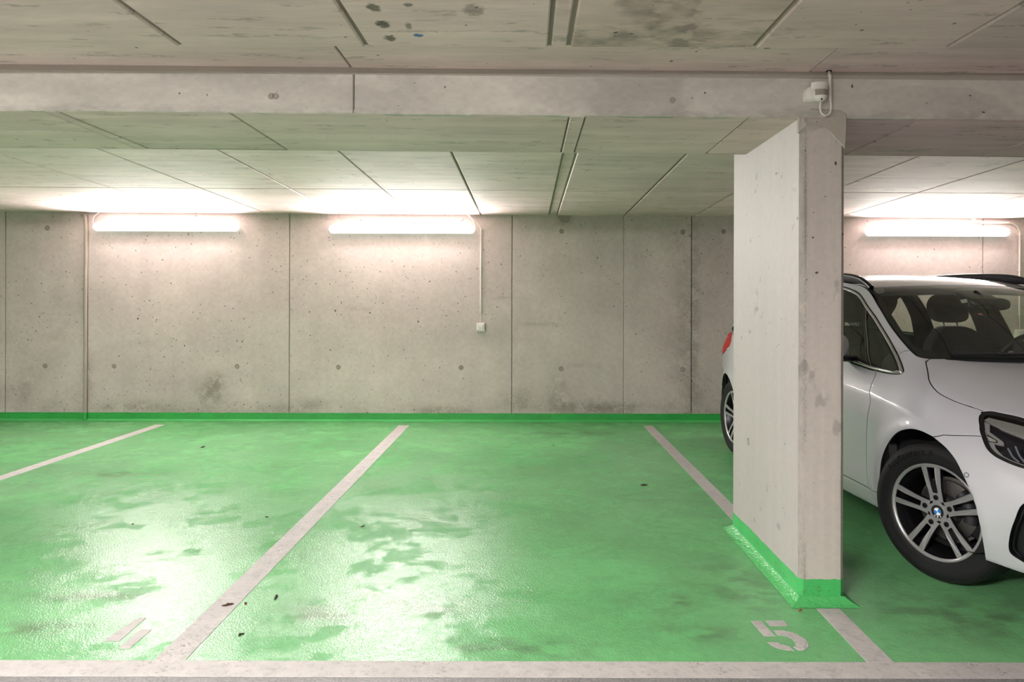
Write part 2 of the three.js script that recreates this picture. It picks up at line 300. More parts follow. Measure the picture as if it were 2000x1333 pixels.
for (let i = 0; i < 6; i++) cove([XL + i * 3, D], [XL + i * 3 + 3, D], [0, 1], floor, 0.05, 0.02);

// ceilings: panels left by the formwork boards, each with its own arris
function ceilingPanels(name, h, xs, ds, thick, gap, mat, extra = {}) {
  const g = struct(name), top = 2.75;
  const [x0, x1, d0, d1] = [xs[0], xs[xs.length - 1], ds[0], ds[ds.length - 1]];
  part(g, 'core', slab(rect(x0, d0, x1, d1), (x, d, t) => W(x, t > 0 ? top : h(x, d) + 0.012, d), 0.2, 0, { back: true }), coreMat);
  let k = 0;
  for (let i = 0; i + 1 < xs.length; i++) {
    const cuts = extra.cuts ? extra.cuts(i, ds) : ds;
    for (let j = 0; j + 1 < cuts.length; j++) {
      const u0 = (k * 1.37) % 3, v0 = (k * 0.83) % 3, dz = 0.0014 * noise(k * 3.3, 7) + (extra.drop?.(i) ?? 0); k++;
      const a = xs[i] + gap / 2, b = xs[i + 1] - gap / 2, c = cuts[j] + gap / 3, e = cuts[j + 1] - gap / 3;
      const m = extra.mat?.(i, j) ?? mat;
      part(g, 'panel', slab(rect(a, c, b, e), (x, d, t) => W(x, h(x, d) + dz + t, d), thick, gap * 0.4, { uv: m === mat ? (x, d) => [x + u0, d + v0] : extra.uv }), m);
    }
  }
  return g;
}
const cb = ceilingPanels('ceiling_back', backCeil, [XL, -7.4, -5.6, -3.66, -2.87, -2.08, -1.27, -0.51, 0.243, 0.332, 1.076, 1.84, 2.65, 3.43, 4.44, 5.6, 7.4, XR], [3.745, 6.0, D + 0.01], 0.03, 0.014, ceilingMat, { drop: i => i === 8 ? 0.006 : 0 });
const cn = ceilingPanels('ceiling_aisle', nearCeil, [XL, -6.2, -4.1, -1.342, -0.623, 0.085, 0.16, 0.878, 1.62, 3.4, 5.5, 7.2, XR], [DN, -4.4, -2.2, 0, 1.9, 2.655], 0.04, 0.016, ceilingMat, { drop: i => i === 5 ? 0.005 : 0, cuts: (i, ds) => i === 6 ? [DN, -4.4, -2.2, 0, 1.9, 2.655] : ds, mat: (i, j) => i === 6 && j === 4 ? stainedCeilingMat : i === 4 && j === 4 ? markedCeilingMat : null, uv: (x, d) => x > 0.1 ? [(x - 0.16) / 2.04, (d - 0.6) / 2.06] : [(x + 0.623) / 0.708, (d - 1.9) / 0.76] });
const cs = ceilingPanels('ceiling_recess', stripCeil, [XL, -5, -2.9, -0.774, 1.24, 3.3, 6, XR], [2.64, 3.02], 0.03, 0.008, ceilingMat);

const renderMat = std({ color: new THREE.Color(0xa8a297), roughness: 0.9, bumpMap: grainBump, bumpScale: 0.002 });
// beam: front face cast in lengths, soffit boards, set on the post
const beam = struct('beam');
const beamJoint = [XL, -5.2, -0.763, 3.6, XR], soffX = [XL, -6.5, -4.2, -2.135, -2.075, -1.314, 0.186, 0.258, 0.98, 1.74, 2.49, 4.6, 6.8, XR];
part(beam, 'core', slab(rect(XL, 3.012, XR, 3.74), (x, d, t) => W(x, t > 0 ? 2.6 : beamBot(x) + 0.012, d), 0.3, 0, { back: true }), coreMat);
for (let i = 0; i + 1 < beamJoint.length; i++) {
  const a = beamJoint[i] + 0.0025, b = beamJoint[i + 1] - 0.0025, seen = i === 1 || i === 2;
  const m = concretePanelMat(a, 2.09, b, 2.39, 50 + i, { w: seen ? 2048 : 512, h: 160, color: beamColor, perM2: 90, big: 0.8, rough: 0.8 });
  const N = 90, lo = Array.from({ length: N + 1 }, (_, k) => { const x = lerp(a, b, k / N); return [x, beamBot(x) + 0.004 * fbm(x * 6, 2, 3)]; }), hi = [[b, beamTop(b) + 0.02], [a, beamTop(a) + 0.02]];
  const p = part(beam, 'face_panel', slab([...lo, ...hi], (x, y, t) => W(x, y, 3.0 + t), 0.03, 0.004, { uv: (x, y) => [(x - a) / (b - a), (y - 2.09) / 0.3] }), m);
  if (seen) for (const [x, y] of i === 1 ? [[-1.126, 2.224], [-1.106, 2.224]] : [[0.637, 2.21]]) part(p, 'blister', slab(circle(x, y, 0.011 + 0.004 * noise(x * 9, 1), 12), (u, v, t) => W(u, v, 2.997 + t), 0.004, 0.002), plugMat);
}
part(beam, 'upper_ledge', slab([[XL, beamTop(XL) - 0.028], [XR, beamTop(XR) - 0.028], [XR, beamTop(XR) + 0.01], [XL, beamTop(XL) + 0.01]], (x, y, t) => W(x, y, 2.992 + t), 0.02, 0.004, { uv: (x, y) => [x, y] }), renderMat, 'thin ledge along the beam head');
for (let i = 0, k = 0; i + 1 < soffX.length; i++) {
  const whole = [3, 4, 6, 7, 8, 9].includes(i), cuts = whole ? [3.005, 3.75] : [3.005, 3.37, 3.75];
  for (let j = 0; j + 1 < cuts.length; j++, k++) part(beam, 'soffit_panel', slab(rect(soffX[i] + 0.004, cuts[j] + 0.003, soffX[i + 1] - 0.004, cuts[j + 1] - (j + 2 < cuts.length ? 0.003 : 0)), (x, d, t) => W(x, beamBot(x) - 0.002 * (i === 3 || i === 6) + t, d), 0.02, 0.003, { uv: (x, d) => [x + k * 1.1 % 3, d + k * 0.7 % 3] }), ceilingMat);
}
part(beam, 'rear_face', slab([[XL, beamBot(XL)], [XR, beamBot(XR)], [XR, 2.4], [XL, 2.42]], (x, y, t) => W(x, y, 3.752 - t), 0.02, 0.003, { uv: (x, y) => [x, y] }), ceilingMat);

// walls the camera does not see: sides and behind, with the openings closed
for (const [n, x, s] of [['wall_left', XL, -1], ['wall_right', XR, 1]]) {
  const g = struct(n);
  for (let i = 0; i < 6; i++) { const a = lerp(DN, D, i / 6) + 0.004, b = lerp(DN, D, (i + 1) / 6) - 0.004; part(g, 'panel', slab(rect(a, 0, b, 2.6), (d, y, t) => W(x + s * t, y, d), 0.2, 0.004, { uv: (d, y) => [(d - a) / 2.3, y / 2.36], back: true }), plainWall); }
}
const wf = struct('wall_front');
for (let i = 0; i < 8; i++) { const a = lerp(XL, XR, i / 8) + 0.004, b = lerp(XL, XR, (i + 1) / 8) - 0.004; part(wf, 'panel', slab(rect(a, 0, b, 2.6), (x, y, t) => W(x, y, DN - t), 0.2, 0.004, { uv: (x, y) => [(x - a) / 2.3, y / 2.36], back: true }), plainWall); }

// ---------------------------------------------------------------- post between the stalls
const PX0 = 1.202, PX1 = 1.4, PD0 = 3.0, PD1 = 3.966, PC = 0.018;
const post = struct('post');
const sideMat = concretePanelMat(PD0, 0, PD1, 2.35, 61, { w: 512, h: 1024, perM2: 12, big: 1.6, rough: 0.6, color: (x, y, p) => {
  const l = 176 + 5 * fbm(x * 1.2, y * 0.8, 3) + 3 * fbm(x * 16, y * 0.9, 3) + 3 * fbm(x * 50, y * 40, 2) - 26 * smooth(0.5, 0.75, fbm(x * 12 + 5, y * 12, 5)) ;
  p[0] = l * 1.0; p[1] = l * 0.968; p[2] = l * 0.955; } });
const frontMat = concretePanelMat(PX0, 0, PX1, 2.35, 67, { w: 256, h: 2048, perM2: 70, big: 1.1, rough: 0.75, color: (x, y, p) => {
  let l = 180 + 5 * fbm(x * 3, y * 1.5, 3) + 5 * fbm(x * 40, y * 1.2, 3) + 4 * fbm(x * 60, y * 60, 2);
  const arris = Math.exp(-Math.abs(x - PX0 - 0.022) / 0.006) * clamp(0.45 + 1.1 * fbm(y * 2.2, 3, 4) + 0.4 * noise(x * 300, y * 160)) + 0.7 * Math.exp(-Math.abs(x - PX1 + 0.016) / 0.005) * clamp(0.3 + 1.2 * fbm(y * 2.6, 8, 4) + 0.4 * noise(x * 300, y * 160));
  const low = smooth(0.35, 0.6, fbm(x * 14, y * 9 + 2, 5)); l -= 60 * arris + 24 * low; if (x < PX0 + PC) l -= 24 + 14 * fbm(x * 90, y * 30, 4);  // left chamfer toned darker than the front face, with grain
  const render = smooth(-0.01, 0.01, y - 2.075 + 0.03 * fbm(x * 14, 4, 3) + (x > 1.34 ? 0.9 * (x - 1.34) : 0)); l -= 13 * render;   // trowelled patch at the head
  p[0] = l * 1.01; p[1] = l * 0.975; p[2] = l * 0.93; } });
const BH = 0.105;
{ // shaft: octagon-like plan, split into faces so that each keeps its own board marks
  const f = (poly, at, m, uv, n = 'face') => part(post, n, slab(poly, at, 0.05, 0, { uv }), m);
  const topY = 2.36, wig = (k, n) => BH + 0.004 * fbm(k * 0.35 + n, 2, 3);
  const headY = 2.13; const foot = (a, b, n) => Array.from({ length: 25 }, (_, k) => [lerp(a, b, k / 24), wig(k, n)]);
  const sideHole = [[3.7, 0.567, 0.022]];
  const left = part(post, 'side_face', slab([[PD0 + PC, 0], [PD1, 0], [PD1, topY], [PD0 + PC, topY]], (d, y, t) => W(PX0 + t, y, d), 0.05, 0, { uv: (d, y) => [(d - PD0) / (PD1 - PD0), y / 2.35], holes: sideHole.map(h => circle(h[0], h[1], h[2], 18)) }), sideMat, 'pale smooth side face');
  for (const h of sideHole) part(left, 'tie_hole', slab(circle(h[0], h[1], h[2], 18), (d, y, t) => W(PX0 + 0.006 + t, y, d), 0.01, 0.004), plugMat);
  part(post, 'side_face', slab([[PD0 + PC, 0], [PD1, 0], [PD1, topY], [PD0 + PC, topY]], (d, y, t) => W(PX1 - t, y, d), 0.05, 0, { uv: (d, y) => [(d - PD0) / (PD1 - PD0), y / 2.35] }), sideMat);
  part(post, 'front_face', slab([[PX0 + PC, 0], [PX1 - PC, 0], [PX1 - PC, headY], [PX0 + PC, headY]], (x, y, t) => W(x, y, PD0 + t), 0.004, 0, { uv: (x, y) => [(x - PX0) / (PX1 - PX0), y / 2.35] }), frontMat);
  for (const [x0, x1] of [[PX0, PX0 + PC], [PX1 - PC, PX1]]) part(post, 'chamfer', slab([[x0, 0], [x1, 0], [x1, headY], [x0, headY]], (x, y, t) => W(x, y, PD0 + (x0 === PX0 ? PX0 + PC - x : x - PX1 + PC) + t), 0.001, 0, { uv: (x, y) => [(x - PX0) / (PX1 - PX0), y / 2.35] }), frontMat, 'darker chamfered corner');
  part(post, 'rear_face', slab([[PX0 + 0.001, 0], [PX1 - 0.001, 0], [PX1 - 0.001, topY], [PX0 + 0.001, topY]], (x, y, t) => W(x, y, PD1 - t), 0.002, 0, { uv: (x, y) => [(x - PX0) / (PX1 - PX0), y / 2.35] }), frontMat);
  // trowelled render where the shaft meets the beam
  part(post, 'render_head', slab([[1.196, 2.07], [1.225, 2.095], [1.26, 2.085], [1.3, 2.09], [1.33, 2.07], [1.36, 2.035], [1.398, 2.0], [1.404, 2.1], [1.404, 2.15], [1.375, 2.168], [1.32, 2.172], [1.25, 2.176], [1.21, 2.16], [1.196, 2.135]], (x, y, t) => W(x, y, PD0 - 0.004 + t + (x < PX0 + 0.012 ? 0.012 : 0)), 0.02, 0.004, { uv: (x, y) => [x, y] }), renderMat, 'trowelled render patch');
  // painted green foot, a thin coat round the shaft
  const e = 0.0015, pb = std({ map: bandColor(9, [68, 174, 94]), roughness: 0.45 }), bu = (x, y) => [x * 0.5, y * 8];
  part(post, 'painted_band', slab([...foot(PD0 + PC, PD1, 1).reverse(), [PD0 + PC, 0], [PD1, 0]], (d, y, t) => W(PX0 - e + t, y, d), 0.003, 0, { uv: bu }), pb, 'green painted foot');
  part(post, 'painted_band', slab([...foot(PD0 + PC, PD1, 5).reverse(), [PD0 + PC, 0], [PD1, 0]], (d, y, t) => W(PX1 + e - t, y, d), 0.003, 0, { uv: bu }), pb);
  part(post, 'painted_band', slab([...foot(PX0 + PC, PX1 - PC, 9).reverse(), [PX0 + PC, 0], [PX1 - PC, 0]], (x, y, t) => W(x, y, PD0 - e + t), 0.003, 0, { uv: bu }), pb);
  for (const [x0, x1] of [[PX0, PX0 + PC], [PX1 - PC, PX1]]) part(post, 'painted_band', slab([[x0, 0], [x1, 0], [x1, BH + 0.001], [x0, BH + 0.001]], (x, y, t) => W(x + (x0 === PX0 ? -e : e) * 0.7, y, PD0 - e * 0.7 + (x0 === PX0 ? PX0 + PC - x : x - PX1 + PC) + t), 0.003, 0, { uv: bu }), pb);
  part(post, 'painted_band', slab([...foot(PX0, PX1, 9).reverse(), [PX0, 0], [PX1, 0]], (x, y, t) => W(x, y, PD1 + e - t), 0.003, 0, { uv: bu }), pb);
  cove([PX0, PD0, -0.05], [PX0, PD1, 0.05], [1, 0], post, 0.05, 0.03);
  cove([PX1, PD0, -0.05], [PX1, PD1, 0.05], [-1, 0], post, 0.05, 0.03);
  cove([PX0, PD0, -0.05], [PX1, PD0, 0.05], [0, 1], post, 0.05, 0.03);
  cove([PX0, PD1, -0.05], [PX1, PD1, 0.05], [0, -1], post, 0.05, 0.03);
}

// ---------------------------------------------------------------- painted lines and numbers on the floor
const onFloor = (h = 0.0016) => (x, d, t) => W(x, h - t, d);
const wobble = (poly, a = 0.0012) => { const out = []; poly.forEach((p, i) => { const q = poly[(i + 1) % poly.length], n = Math.max(1, Math.round(Math.hypot(q[0] - p[0], q[1] - p[1]) / 0.06)); for (let k = 0; k < n; k++) { const x = lerp(p[0], q[0], k / n), y = lerp(p[1], q[1], k / n); out.push([x + a * noise(x * 40 + 3, y * 40), y + a * noise(x * 40, y * 40 + 9)]); } }); return out; };
const line = (x0, d0, x1, d1, label) => tagged('parking_line', slab(wobble(rect(x0, d0, x1, d1)), onFloor(), 0.0015, 0.0006, { uv: (x, d) => [x, d] }), paintMat, label, 'parking line', 'white parking lines');
line(-3.97, 2.506, -3.865, 7.3, 'white parking line furthest left, running off the left edge towards the wall lamp');
line(-1.367, 2.506, -1.252, 7.3, 'middle white parking line, left of the stall marked 5, brown leaf scraps lying on it');
line(1.252, 4.03, 1.35, 7.3, 'white parking line running from the rear of the concrete post to the wall');
line(1.252, 2.506, 1.352, 2.945, 'short white parking line from the foot of the concrete post towards the camera');
line(-9, 2.399, 9, 2.506, 'long white line across the front of the stalls along the grey aisle');

const uvm = { uv: (x, d) => [x, d] };
const five = thing('stall_number', 'white stencilled number 5 on the green floor before the concrete post', 'number');
for (const q of [
  [[0.932, 2.83], [0.974, 2.83], [0.9865, 2.7], [0.942, 2.7]],
  [[0.9945, 2.832], [1.072, 2.832], [1.068, 2.787], [0.9945, 2.785]],
  [[0.997, 2.748], [1.035, 2.747], [1.064, 2.733], [1.082, 2.71], [1.095, 2.676], [1.094, 2.642], [1.081, 2.612], [1.06, 2.593], [1.035, 2.588], [1.024, 2.614], [1.04, 2.63], [1.047, 2.655], [1.043, 2.683], [1.03, 2.7], [1.01, 2.708], [0.997, 2.708]],
  [[0.937, 2.652], [0.978, 2.652], [0.984, 2.638], [0.997, 2.627], [1.01, 2.622], [1.018, 2.587], [0.994, 2.59], [0.965, 2.603], [0.948, 2.622]],
]) part(five, 'stroke', slab(q, onFloor(), 0.0015, 0.0004, uvm), paintMat);
const four = thing('stall_number', 'white stencilled number strokes on the wet-looking floor left of the middle line', 'number');
for (const q of [[[-1.641, 2.648], [-1.578, 2.648], [-1.578, 2.69], [-1.583, 2.842], [-1.614, 2.842], [-1.63, 2.74]], [[-1.549, 2.59], [-1.505, 2.59], [-1.503, 2.742], [-1.549, 2.742]]])
  part(four, 'stroke', slab(q, onFloor(), 0.0015, 0.0004, uvm), paintMat);

// ---------------------------------------------------------------- lamps
const glowMat = std({ color: 0xffffff, roughness: 0.35, emissive: LAMP_COLOR, emissiveIntensity: LAMP_GLOW });
const capMat = phys({ color: new THREE.Color(0xe9e8e4), roughness: 0.3 });
const clipMat = std({ color: new THREE.Color(0xb9b8b4), metalness: 0.7, roughness: 0.35 });
function areaLight(parent, w, h, power, pos, dir) {
  const l = new THREE.RectAreaLight(LAMP_COLOR, power, w, h); l.position.set(...pos); l.lookAt(pos[0] + dir[0], pos[1] + dir[1], pos[2] + dir[2]); parent.add(l); l.castShadow = true; return l;
}
// A tubular fitting along x; its front looks along +z (out of a wall) or, turned, down from a ceiling.
function tubeLamp(name, label, x, y, z, len, power, turn, group) {
  const t = thing(name, label, 'lamp', [x, y, z], group); t.rotation.x = turn;
  const R = 0.048, half = len / 2;
  const prof = [[0, -half]]; for (let i = 1; i <= 8; i++) prof.push([R * Math.sin(i / 8 * Math.PI / 2), -half + R * (1 - Math.cos(i / 8 * Math.PI / 2))]);
  const capProf = [...prof, [R, -half + 0.075], [R * 0.97, -half + 0.078]];
  const mk = p => new THREE.LatheGeometry(p.map(q => new THREE.Vector2(q[0], q[1])), 28);
  const body = new THREE.CylinderGeometry(R * 0.985, R * 0.985, len - 0.15, 28, 1, true); body.rotateZ(Math.PI / 2); body.translate(0, 0, 0.058);
  part(t, 'diffuser', body, glowMat, 'glowing opal tube');
  for (const s of [-1, 1]) { const c = mk(capProf); c.rotateZ(-Math.PI / 2); if (s > 0) c.rotateY(Math.PI); c.translate(0, 0, 0.058); const m = part(t, 'end_cap', c, glowMat); const scr = new THREE.CylinderGeometry(0.007, 0.007, 0.004, 10); scr.rotateX(Math.PI / 2); scr.translate(s * (half - 0.03), 0.004, 0.104); part(m, 'screw', scr, clipMat); }
  part(t, 'back_tray', rbox(len - 0.12, 0.06, 0.03, 0.006, 0, 0, 0.015), capMat);
  for (const k of [-0.42, -0.14, 0.14, 0.42]) { const c = new THREE.TorusGeometry(R * 0.99, 0.0022, 6, 20, Math.PI * 0.5); c.rotateZ(Math.PI * 0.55); c.rotateY(Math.PI / 2); c.translate(k * len, 0, 0.058); part(t, 'clip', c, glowMat); }
  const L = len - 0.04, f = 0.058;
  areaLight(t, L, 2 * R, power, [0, 0, f + R + 0.006], [0, 0, 1]);
  areaLight(t, L, 2 * R, power * 0.16, [0, -R * 0.6 - 0.003, f + R * 0.8 + 0.004], [0, -0.6, 0.8]);
  areaLight(t, L, 2 * R, power * 0.19, [0, R * 0.6 + 0.003, f + R * 0.8 + 0.004], [0, 0.6, 0.8]);
  return t;
}
const wl = 'tube lamps on the back wall';
tubeLamp('wall_lamp', 'left glowing tube lamp high on the back wall, beside the painted pipe', -3.96, 2.138, -D, 1.6, WALL_LAMP, 0, wl);
tubeLamp('wall_lamp', 'middle glowing tube lamp high on the back wall, above the small wall switch', -1.373, 2.12, -D, 1.6, WALL_LAMP, 0, wl);
tubeLamp('wall_lamp', 'right glowing tube lamp on the back wall above the white car roof', 4.505, 2.103, -D, 1.58, WALL_LAMP, 0, wl);
for (const [x, w] of [[-4.8, 'left'], [-1.5, 'right']]) tubeLamp('aisle_lamp', `tube lamp under the aisle ceiling above the camera, ${w} one of two`, x, nearCeil(x, -0.6) - 0.002, 0.6, 1.6, AISLE_LAMP, Math.PI / 2, 'tube lamps under the aisle ceiling');
for (const [x, w] of [[-7.4, 'leftmost'], [-4.4, 'middle'], [-1.4, 'rightmost']]) { const l = tubeLamp('fill_lamp', `added fill lamp on the unseen wall behind the camera, ${w} of three`, x, 2.12, -DN, 1.6, FILL_LAMP, 0, 'added fill lamps on the wall behind the camera'); l.rotation.y = Math.PI; }  // unseen lamps, added for even fill light from behind the camera

// ---------------------------------------------------------------- pipes, cables, switches on the back wall
const concretePipe = std({ color: new THREE.Color(0xa59d92), roughness: 0.75, bumpMap: grainBump, bumpScale: 0.002 });
{
  const t = thing('wall_pipe', 'concrete-coloured pipe running down the back wall left of the left lamp, its foot painted green', 'pipe', [-4.872, 0, -D]);
  part(t, 'pipe', tube([new THREE.Vector3(-0.045, 2.282, 0.012), new THREE.Vector3(-0.012, 2.275, 0.016), new THREE.Vector3(0, 2.24, 0.018), new THREE.Vector3(0, 1.2, 0.018), new THREE.Vector3(0.002, 0.6, 0.018), new THREE.Vector3(0, 0.09, 0.018)], 0.019, 70, 12), concretePipe);
  part(t, 'painted_foot', bar(new THREE.Vector3(0, 0, 0.018), new THREE.Vector3(0, 0.092, 0.018), 0.0205, 14), bandMat, 'green painted foot');
}
function switchRun(x, top, bottom, boxY, label, boxLabel) {
  const c = thing('conduit', label, 'pipe', [x, 0, -D], 'white conduits on the back wall');
  const p = part(c, 'pipe', bar(new THREE.Vector3(0, bottom, 0.02), new THREE.Vector3(0, top, 0.02), 0.0105, 12), pipeMat);
  part(c, 'wire', tube([new THREE.Vector3(0, bottom + 0.03, 0.02), new THREE.Vector3(0.002, (bottom + boxY) / 2, 0.02), new THREE.Vector3(0, boxY + 0.03, 0.02)], 0.0045, 12), pipeMat);
  for (const y of [top - 0.015, lerp(top, bottom, 0.45), bottom + 0.02]) part(c, 'clip', merge([rbox(0.03, 0.016, 0.012, 0.003, 0, y, 0.014), rbox(0.016, 0.012, 0.022, 0.003, 0.018, y - 0.002, 0.012)]), pipeMat);
  const s = thing('light_switch', boxLabel, 'switch', [x, boxY, -D], 'light switches on the back wall');
  part(s, 'box', rbox(0.092, 0.096, 0.05, 0.008, 0, 0, 0.025, 3), plastic);
  const rk = part(s, 'rocker', rbox(0.062, 0.066, 0.012, 0.004, 0.003, -0.002, 0.052, 2), plastic);
  part(rk, 'name_plate', rbox(0.036, 0.012, 0.003, 0.001, 0.002, 0.012, 0.0585, 1), capMat);
  part(s, 'grommet', new THREE.SphereGeometry(0.006, 10, 8).translate(-0.034, -0.034, 0.05), std({ color: 0x555048, roughness: 0.7 }));
  return c;
}
{
  const c = switchRun(-0.508, 2.14, 1.21, 1.045, 'thin white conduit running down the wall from the middle lamp to a switch', 'small white wall switch below the middle lamp');
  const V = (x, y, z = 0.02) => new THREE.Vector3(x, y, z);
  part(c, 'cable', tube([V(0, 2.13), V(-0.02, 2.17, 0.024), V(-0.07, 2.22, 0.03), V(-0.125, 2.262, 0.03), V(-0.155, 2.29, 0.03)], 0.0055, 30), pipeMat);
  part(c, 'cable', tube([V(-0.135, 2.285, 0.036), V(-0.095, 2.23, 0.045), V(-0.068, 2.17, 0.05), V(-0.06, 2.125, 0.05), V(-0.075, 2.115, 0.05)], 0.0055, 30), pipeMat);
  const r = switchRun(5.436, 2.1, 1.19, 0.985, 'white conduit on the wall right of the right lamp, seen through the car windows', 'white switch box behind the car on the back wall');
  part(r, 'cable', tube([V(0, 2.1), V(-0.03, 2.17), V(-0.08, 2.205), V(-0.13, 2.213)], 0.008, 20), pipeMat);
  part(r, 'top_pipe', bar(V(-0.12, 2.213), V(-0.44, 2.214), 0.014, 12), pipeMat);
  part(r, 'cable', tube([V(-0.43, 2.214), V(-0.49, 2.218, 0.03), V(-0.53, 2.245, 0.03), V(-0.545, 2.264, 0.03)], 0.006, 20), pipeMat);
  part(r, 'cable', tube([V(-0.555, 2.215, 0.05), V(-0.545, 2.235, 0.045), V(-0.5, 2.262, 0.035)], 0.006, 14), pipeMat);
  const l = tagged('lamp_cable', tube([W(-4.72, 2.305, D - 0.02), W(-4.77, 2.25, D - 0.03), W(-4.775, 2.19, D - 0.04), W(-4.745, 2.145, D - 0.05)], 0.0055, 24), pipeMat, 'thin white cable looping from the ceiling to the left end of the left lamp', 'cable');
}

// ---------------------------------------------------------------- motion sensor on the beam above the post
{
  const t = thing('motion_sensor', 'white motion sensor on the beam above the concrete post', 'sensor', [1.256, 2.236, -3.0]);
  const shell = slab([[-0.044, -0.03], [-0.03, -0.037], [0.038, -0.034], [0.044, -0.02], [0.044, 0.03], [0.03, 0.037], [-0.01, 0.034], [-0.04, 0.018], [-0.046, 0.0]], (x, y, s) => new THREE.Vector3(x, y, 0.05 - s), 0.05, 0.008, { back: true });
  part(t, 'housing', toCreasedNormals(shell, 0.9), plastic);
  const hood = new THREE.CylinderGeometry(0.036, 0.036, 0.03, 28, 1, false, -Math.PI / 2, Math.PI); hood.scale(1, 1, 0.55); hood.translate(0.007, 0.022, 0.047); part(t, 'hood', hood, plastic);
  const head = new THREE.SphereGeometry(0.029, 28, 18); head.scale(1, 1.05, 0.8); head.translate(0.01, -0.014, 0.05); const hd = part(t, 'sensor_head', head, plastic);
  const eye = new THREE.CylinderGeometry(0.0296, 0.0296, 0.024, 24, 1, true, -Math.PI * 0.36, Math.PI * 0.72); eye.scale(1, 1, 0.82); eye.translate(0.01, -0.009, 0.051); part(hd, 'lens', eye, std({ color: 0x8f8a80, roughness: 0.25, side: THREE.DoubleSide }), 'grey lens window');
  const frameBar = y => { const g = new THREE.TorusGeometry(0.0297, 0.002, 8, 24, Math.PI * 0.76); g.rotateX(Math.PI / 2); g.rotateY(-Math.PI * 0.12 + Math.PI * 1.0); g.scale(1, 1, 0.82); g.translate(0.01, y, 0.051); return g; };
  for (const y of [0.004, -0.022]) part(hd, 'lens_frame', frameBar(y), plastic);
  part(t, 'knob', new THREE.SphereGeometry(0.0045, 10, 8).translate(0.01, -0.037, 0.064), std({ color: 0x2b2824, roughness: 0.6 }));
  const V = (x, y, z) => new THREE.Vector3(x, y, z);
  part(t, 'conduit', bar(V(0.067, -0.03, 0.02), V(0.064, 0.082, 0.02), 0.0065), plastic);
  part(t, 'cable', tube([V(0.067, -0.026, 0.02), V(0.0695, -0.062, 0.021), V(0.062, -0.088, 0.022), V(0.044, -0.097, 0.024), V(0.026, -0.087, 0.026), V(0.018, -0.062, 0.03), V(0.02, -0.036, 0.035)], 0.0042, 40), plastic);
  part(t, 'cable', bar(V(0.062, 0.076, 0.018), V(0.061, 0.104, 0.018), 0.005), plastic);
  part(t, 'grommet', new THREE.CylinderGeometry(0.013, 0.013, 0.004, 14).translate(0.061, 0.099, 0.018), std({ color: 0x1f1c18, roughness: 0.9 }));
}

// ---------------------------------------------------------------- leaf scraps and crumbs of dirt
const leafMats = [0x3a2519, 0x5a3a20, 0x2a221a, 0x8a5a2a].map(c => std({ color: new THREE.Color(c), roughness: 0.9 }));
function scrap(px, d, size, seed, mi, label, category = 'leaf') {
  const r = rng(seed), n = 11, g = new THREE.BufferGeometry(), P = [0, 0.004 + 0.25 * size, 0], I = [];
  for (let i = 0; i < n; i++) { const a = i / n * 6.283, q = size * (0.55 + 0.75 * r()) * (Math.abs(Math.cos(a)) * 0.6 + 0.5); P.push(q * Math.cos(a), 0.0015 + size * 0.35 * r(), 0.6 * q * Math.sin(a)); }
  for (let i = 0; i < n; i++) I.push(0, 1 + (i + 1) % n, 1 + i);
  const m = P.length / 3; for (let i = 0; i <= n; i++) P.push(P[3 * i], 0.0006, P[3 * i + 2]);   // underside, so that it has thickness
  for (let i = 0; i < n; i++) { const a = 1 + i, b = 1 + (i + 1) % n; I.push(a, b, m + b, a, m + b, m + a, m, m + a, m + b); }
  g.setAttribute('position', new THREE.Float32BufferAttribute(P, 3)); g.setAttribute('uv', new THREE.Float32BufferAttribute(P.flatMap((v, i) => i % 3 === 1 ? [] : [v]), 2)); g.setIndex(I); const g2 = g.toNonIndexed(); g2.computeVertexNormals();
  const o = tagged('leaf_scrap', g2, leafMats[mi], label, category); o.position.set(px, 0, -d); o.rotation.y = r() * 6; return o;
}
const at = (x, y) => { const u = x - 1029, v = y - 591 - 0.0025 * u, d = 1333 * EYE / v; return [u * d / 1333, d]; };
for (const [x, d, s, m, label] of [
  [-1.29, 2.965, 0.022, 0, 'brown torn leaf lying on the middle parking line'], [-1.225, 2.98, 0.012, 1, 'smaller brown leaf crumb beside the torn leaf on the middle parking line'],
  [-1.114, 3.04, 0.018, 2, 'dark curled leaf on the green floor right of the middle parking line'],
  [-3.69, 3.91, 0.02, 2, 'dark leaf scrap on the left stall floor, nearest the left picture edge'], [-2.93, 6.18, 0.025, 2, 'dark crumb on the left stall floor towards the wall'],
  [-1.59, 4.18, 0.009, 2, 'tiny black pebble left of the middle parking line'], [-2.33, 4.04, 0.012, 1, 'tiny brown crumb on the left stall floor under the dull streaks'],
  [-0.96, 4.01, 0.012, 1, 'tiny brown crumb right of the middle parking line at its centre'], [0.85, 4.93, 0.024, 0, 'thin brown leaf scrap on the stall floor left of the post'],
  [1.175, 2.927, 0.012, 3, 'small orange-brown leaf lying by the front corner of the post'], [0.25, 6.3, 0.01, 2, 'tiny dark crumb in the middle of the stall marked 5 towards the wall'],
  [-1.13, 2.70, 0.016, 2, 'dark twig scrap in the shine of the stall marked 5'],
]) scrap(x, d, s, Math.round(x * 977 + d * 131 + 9000), m, label);

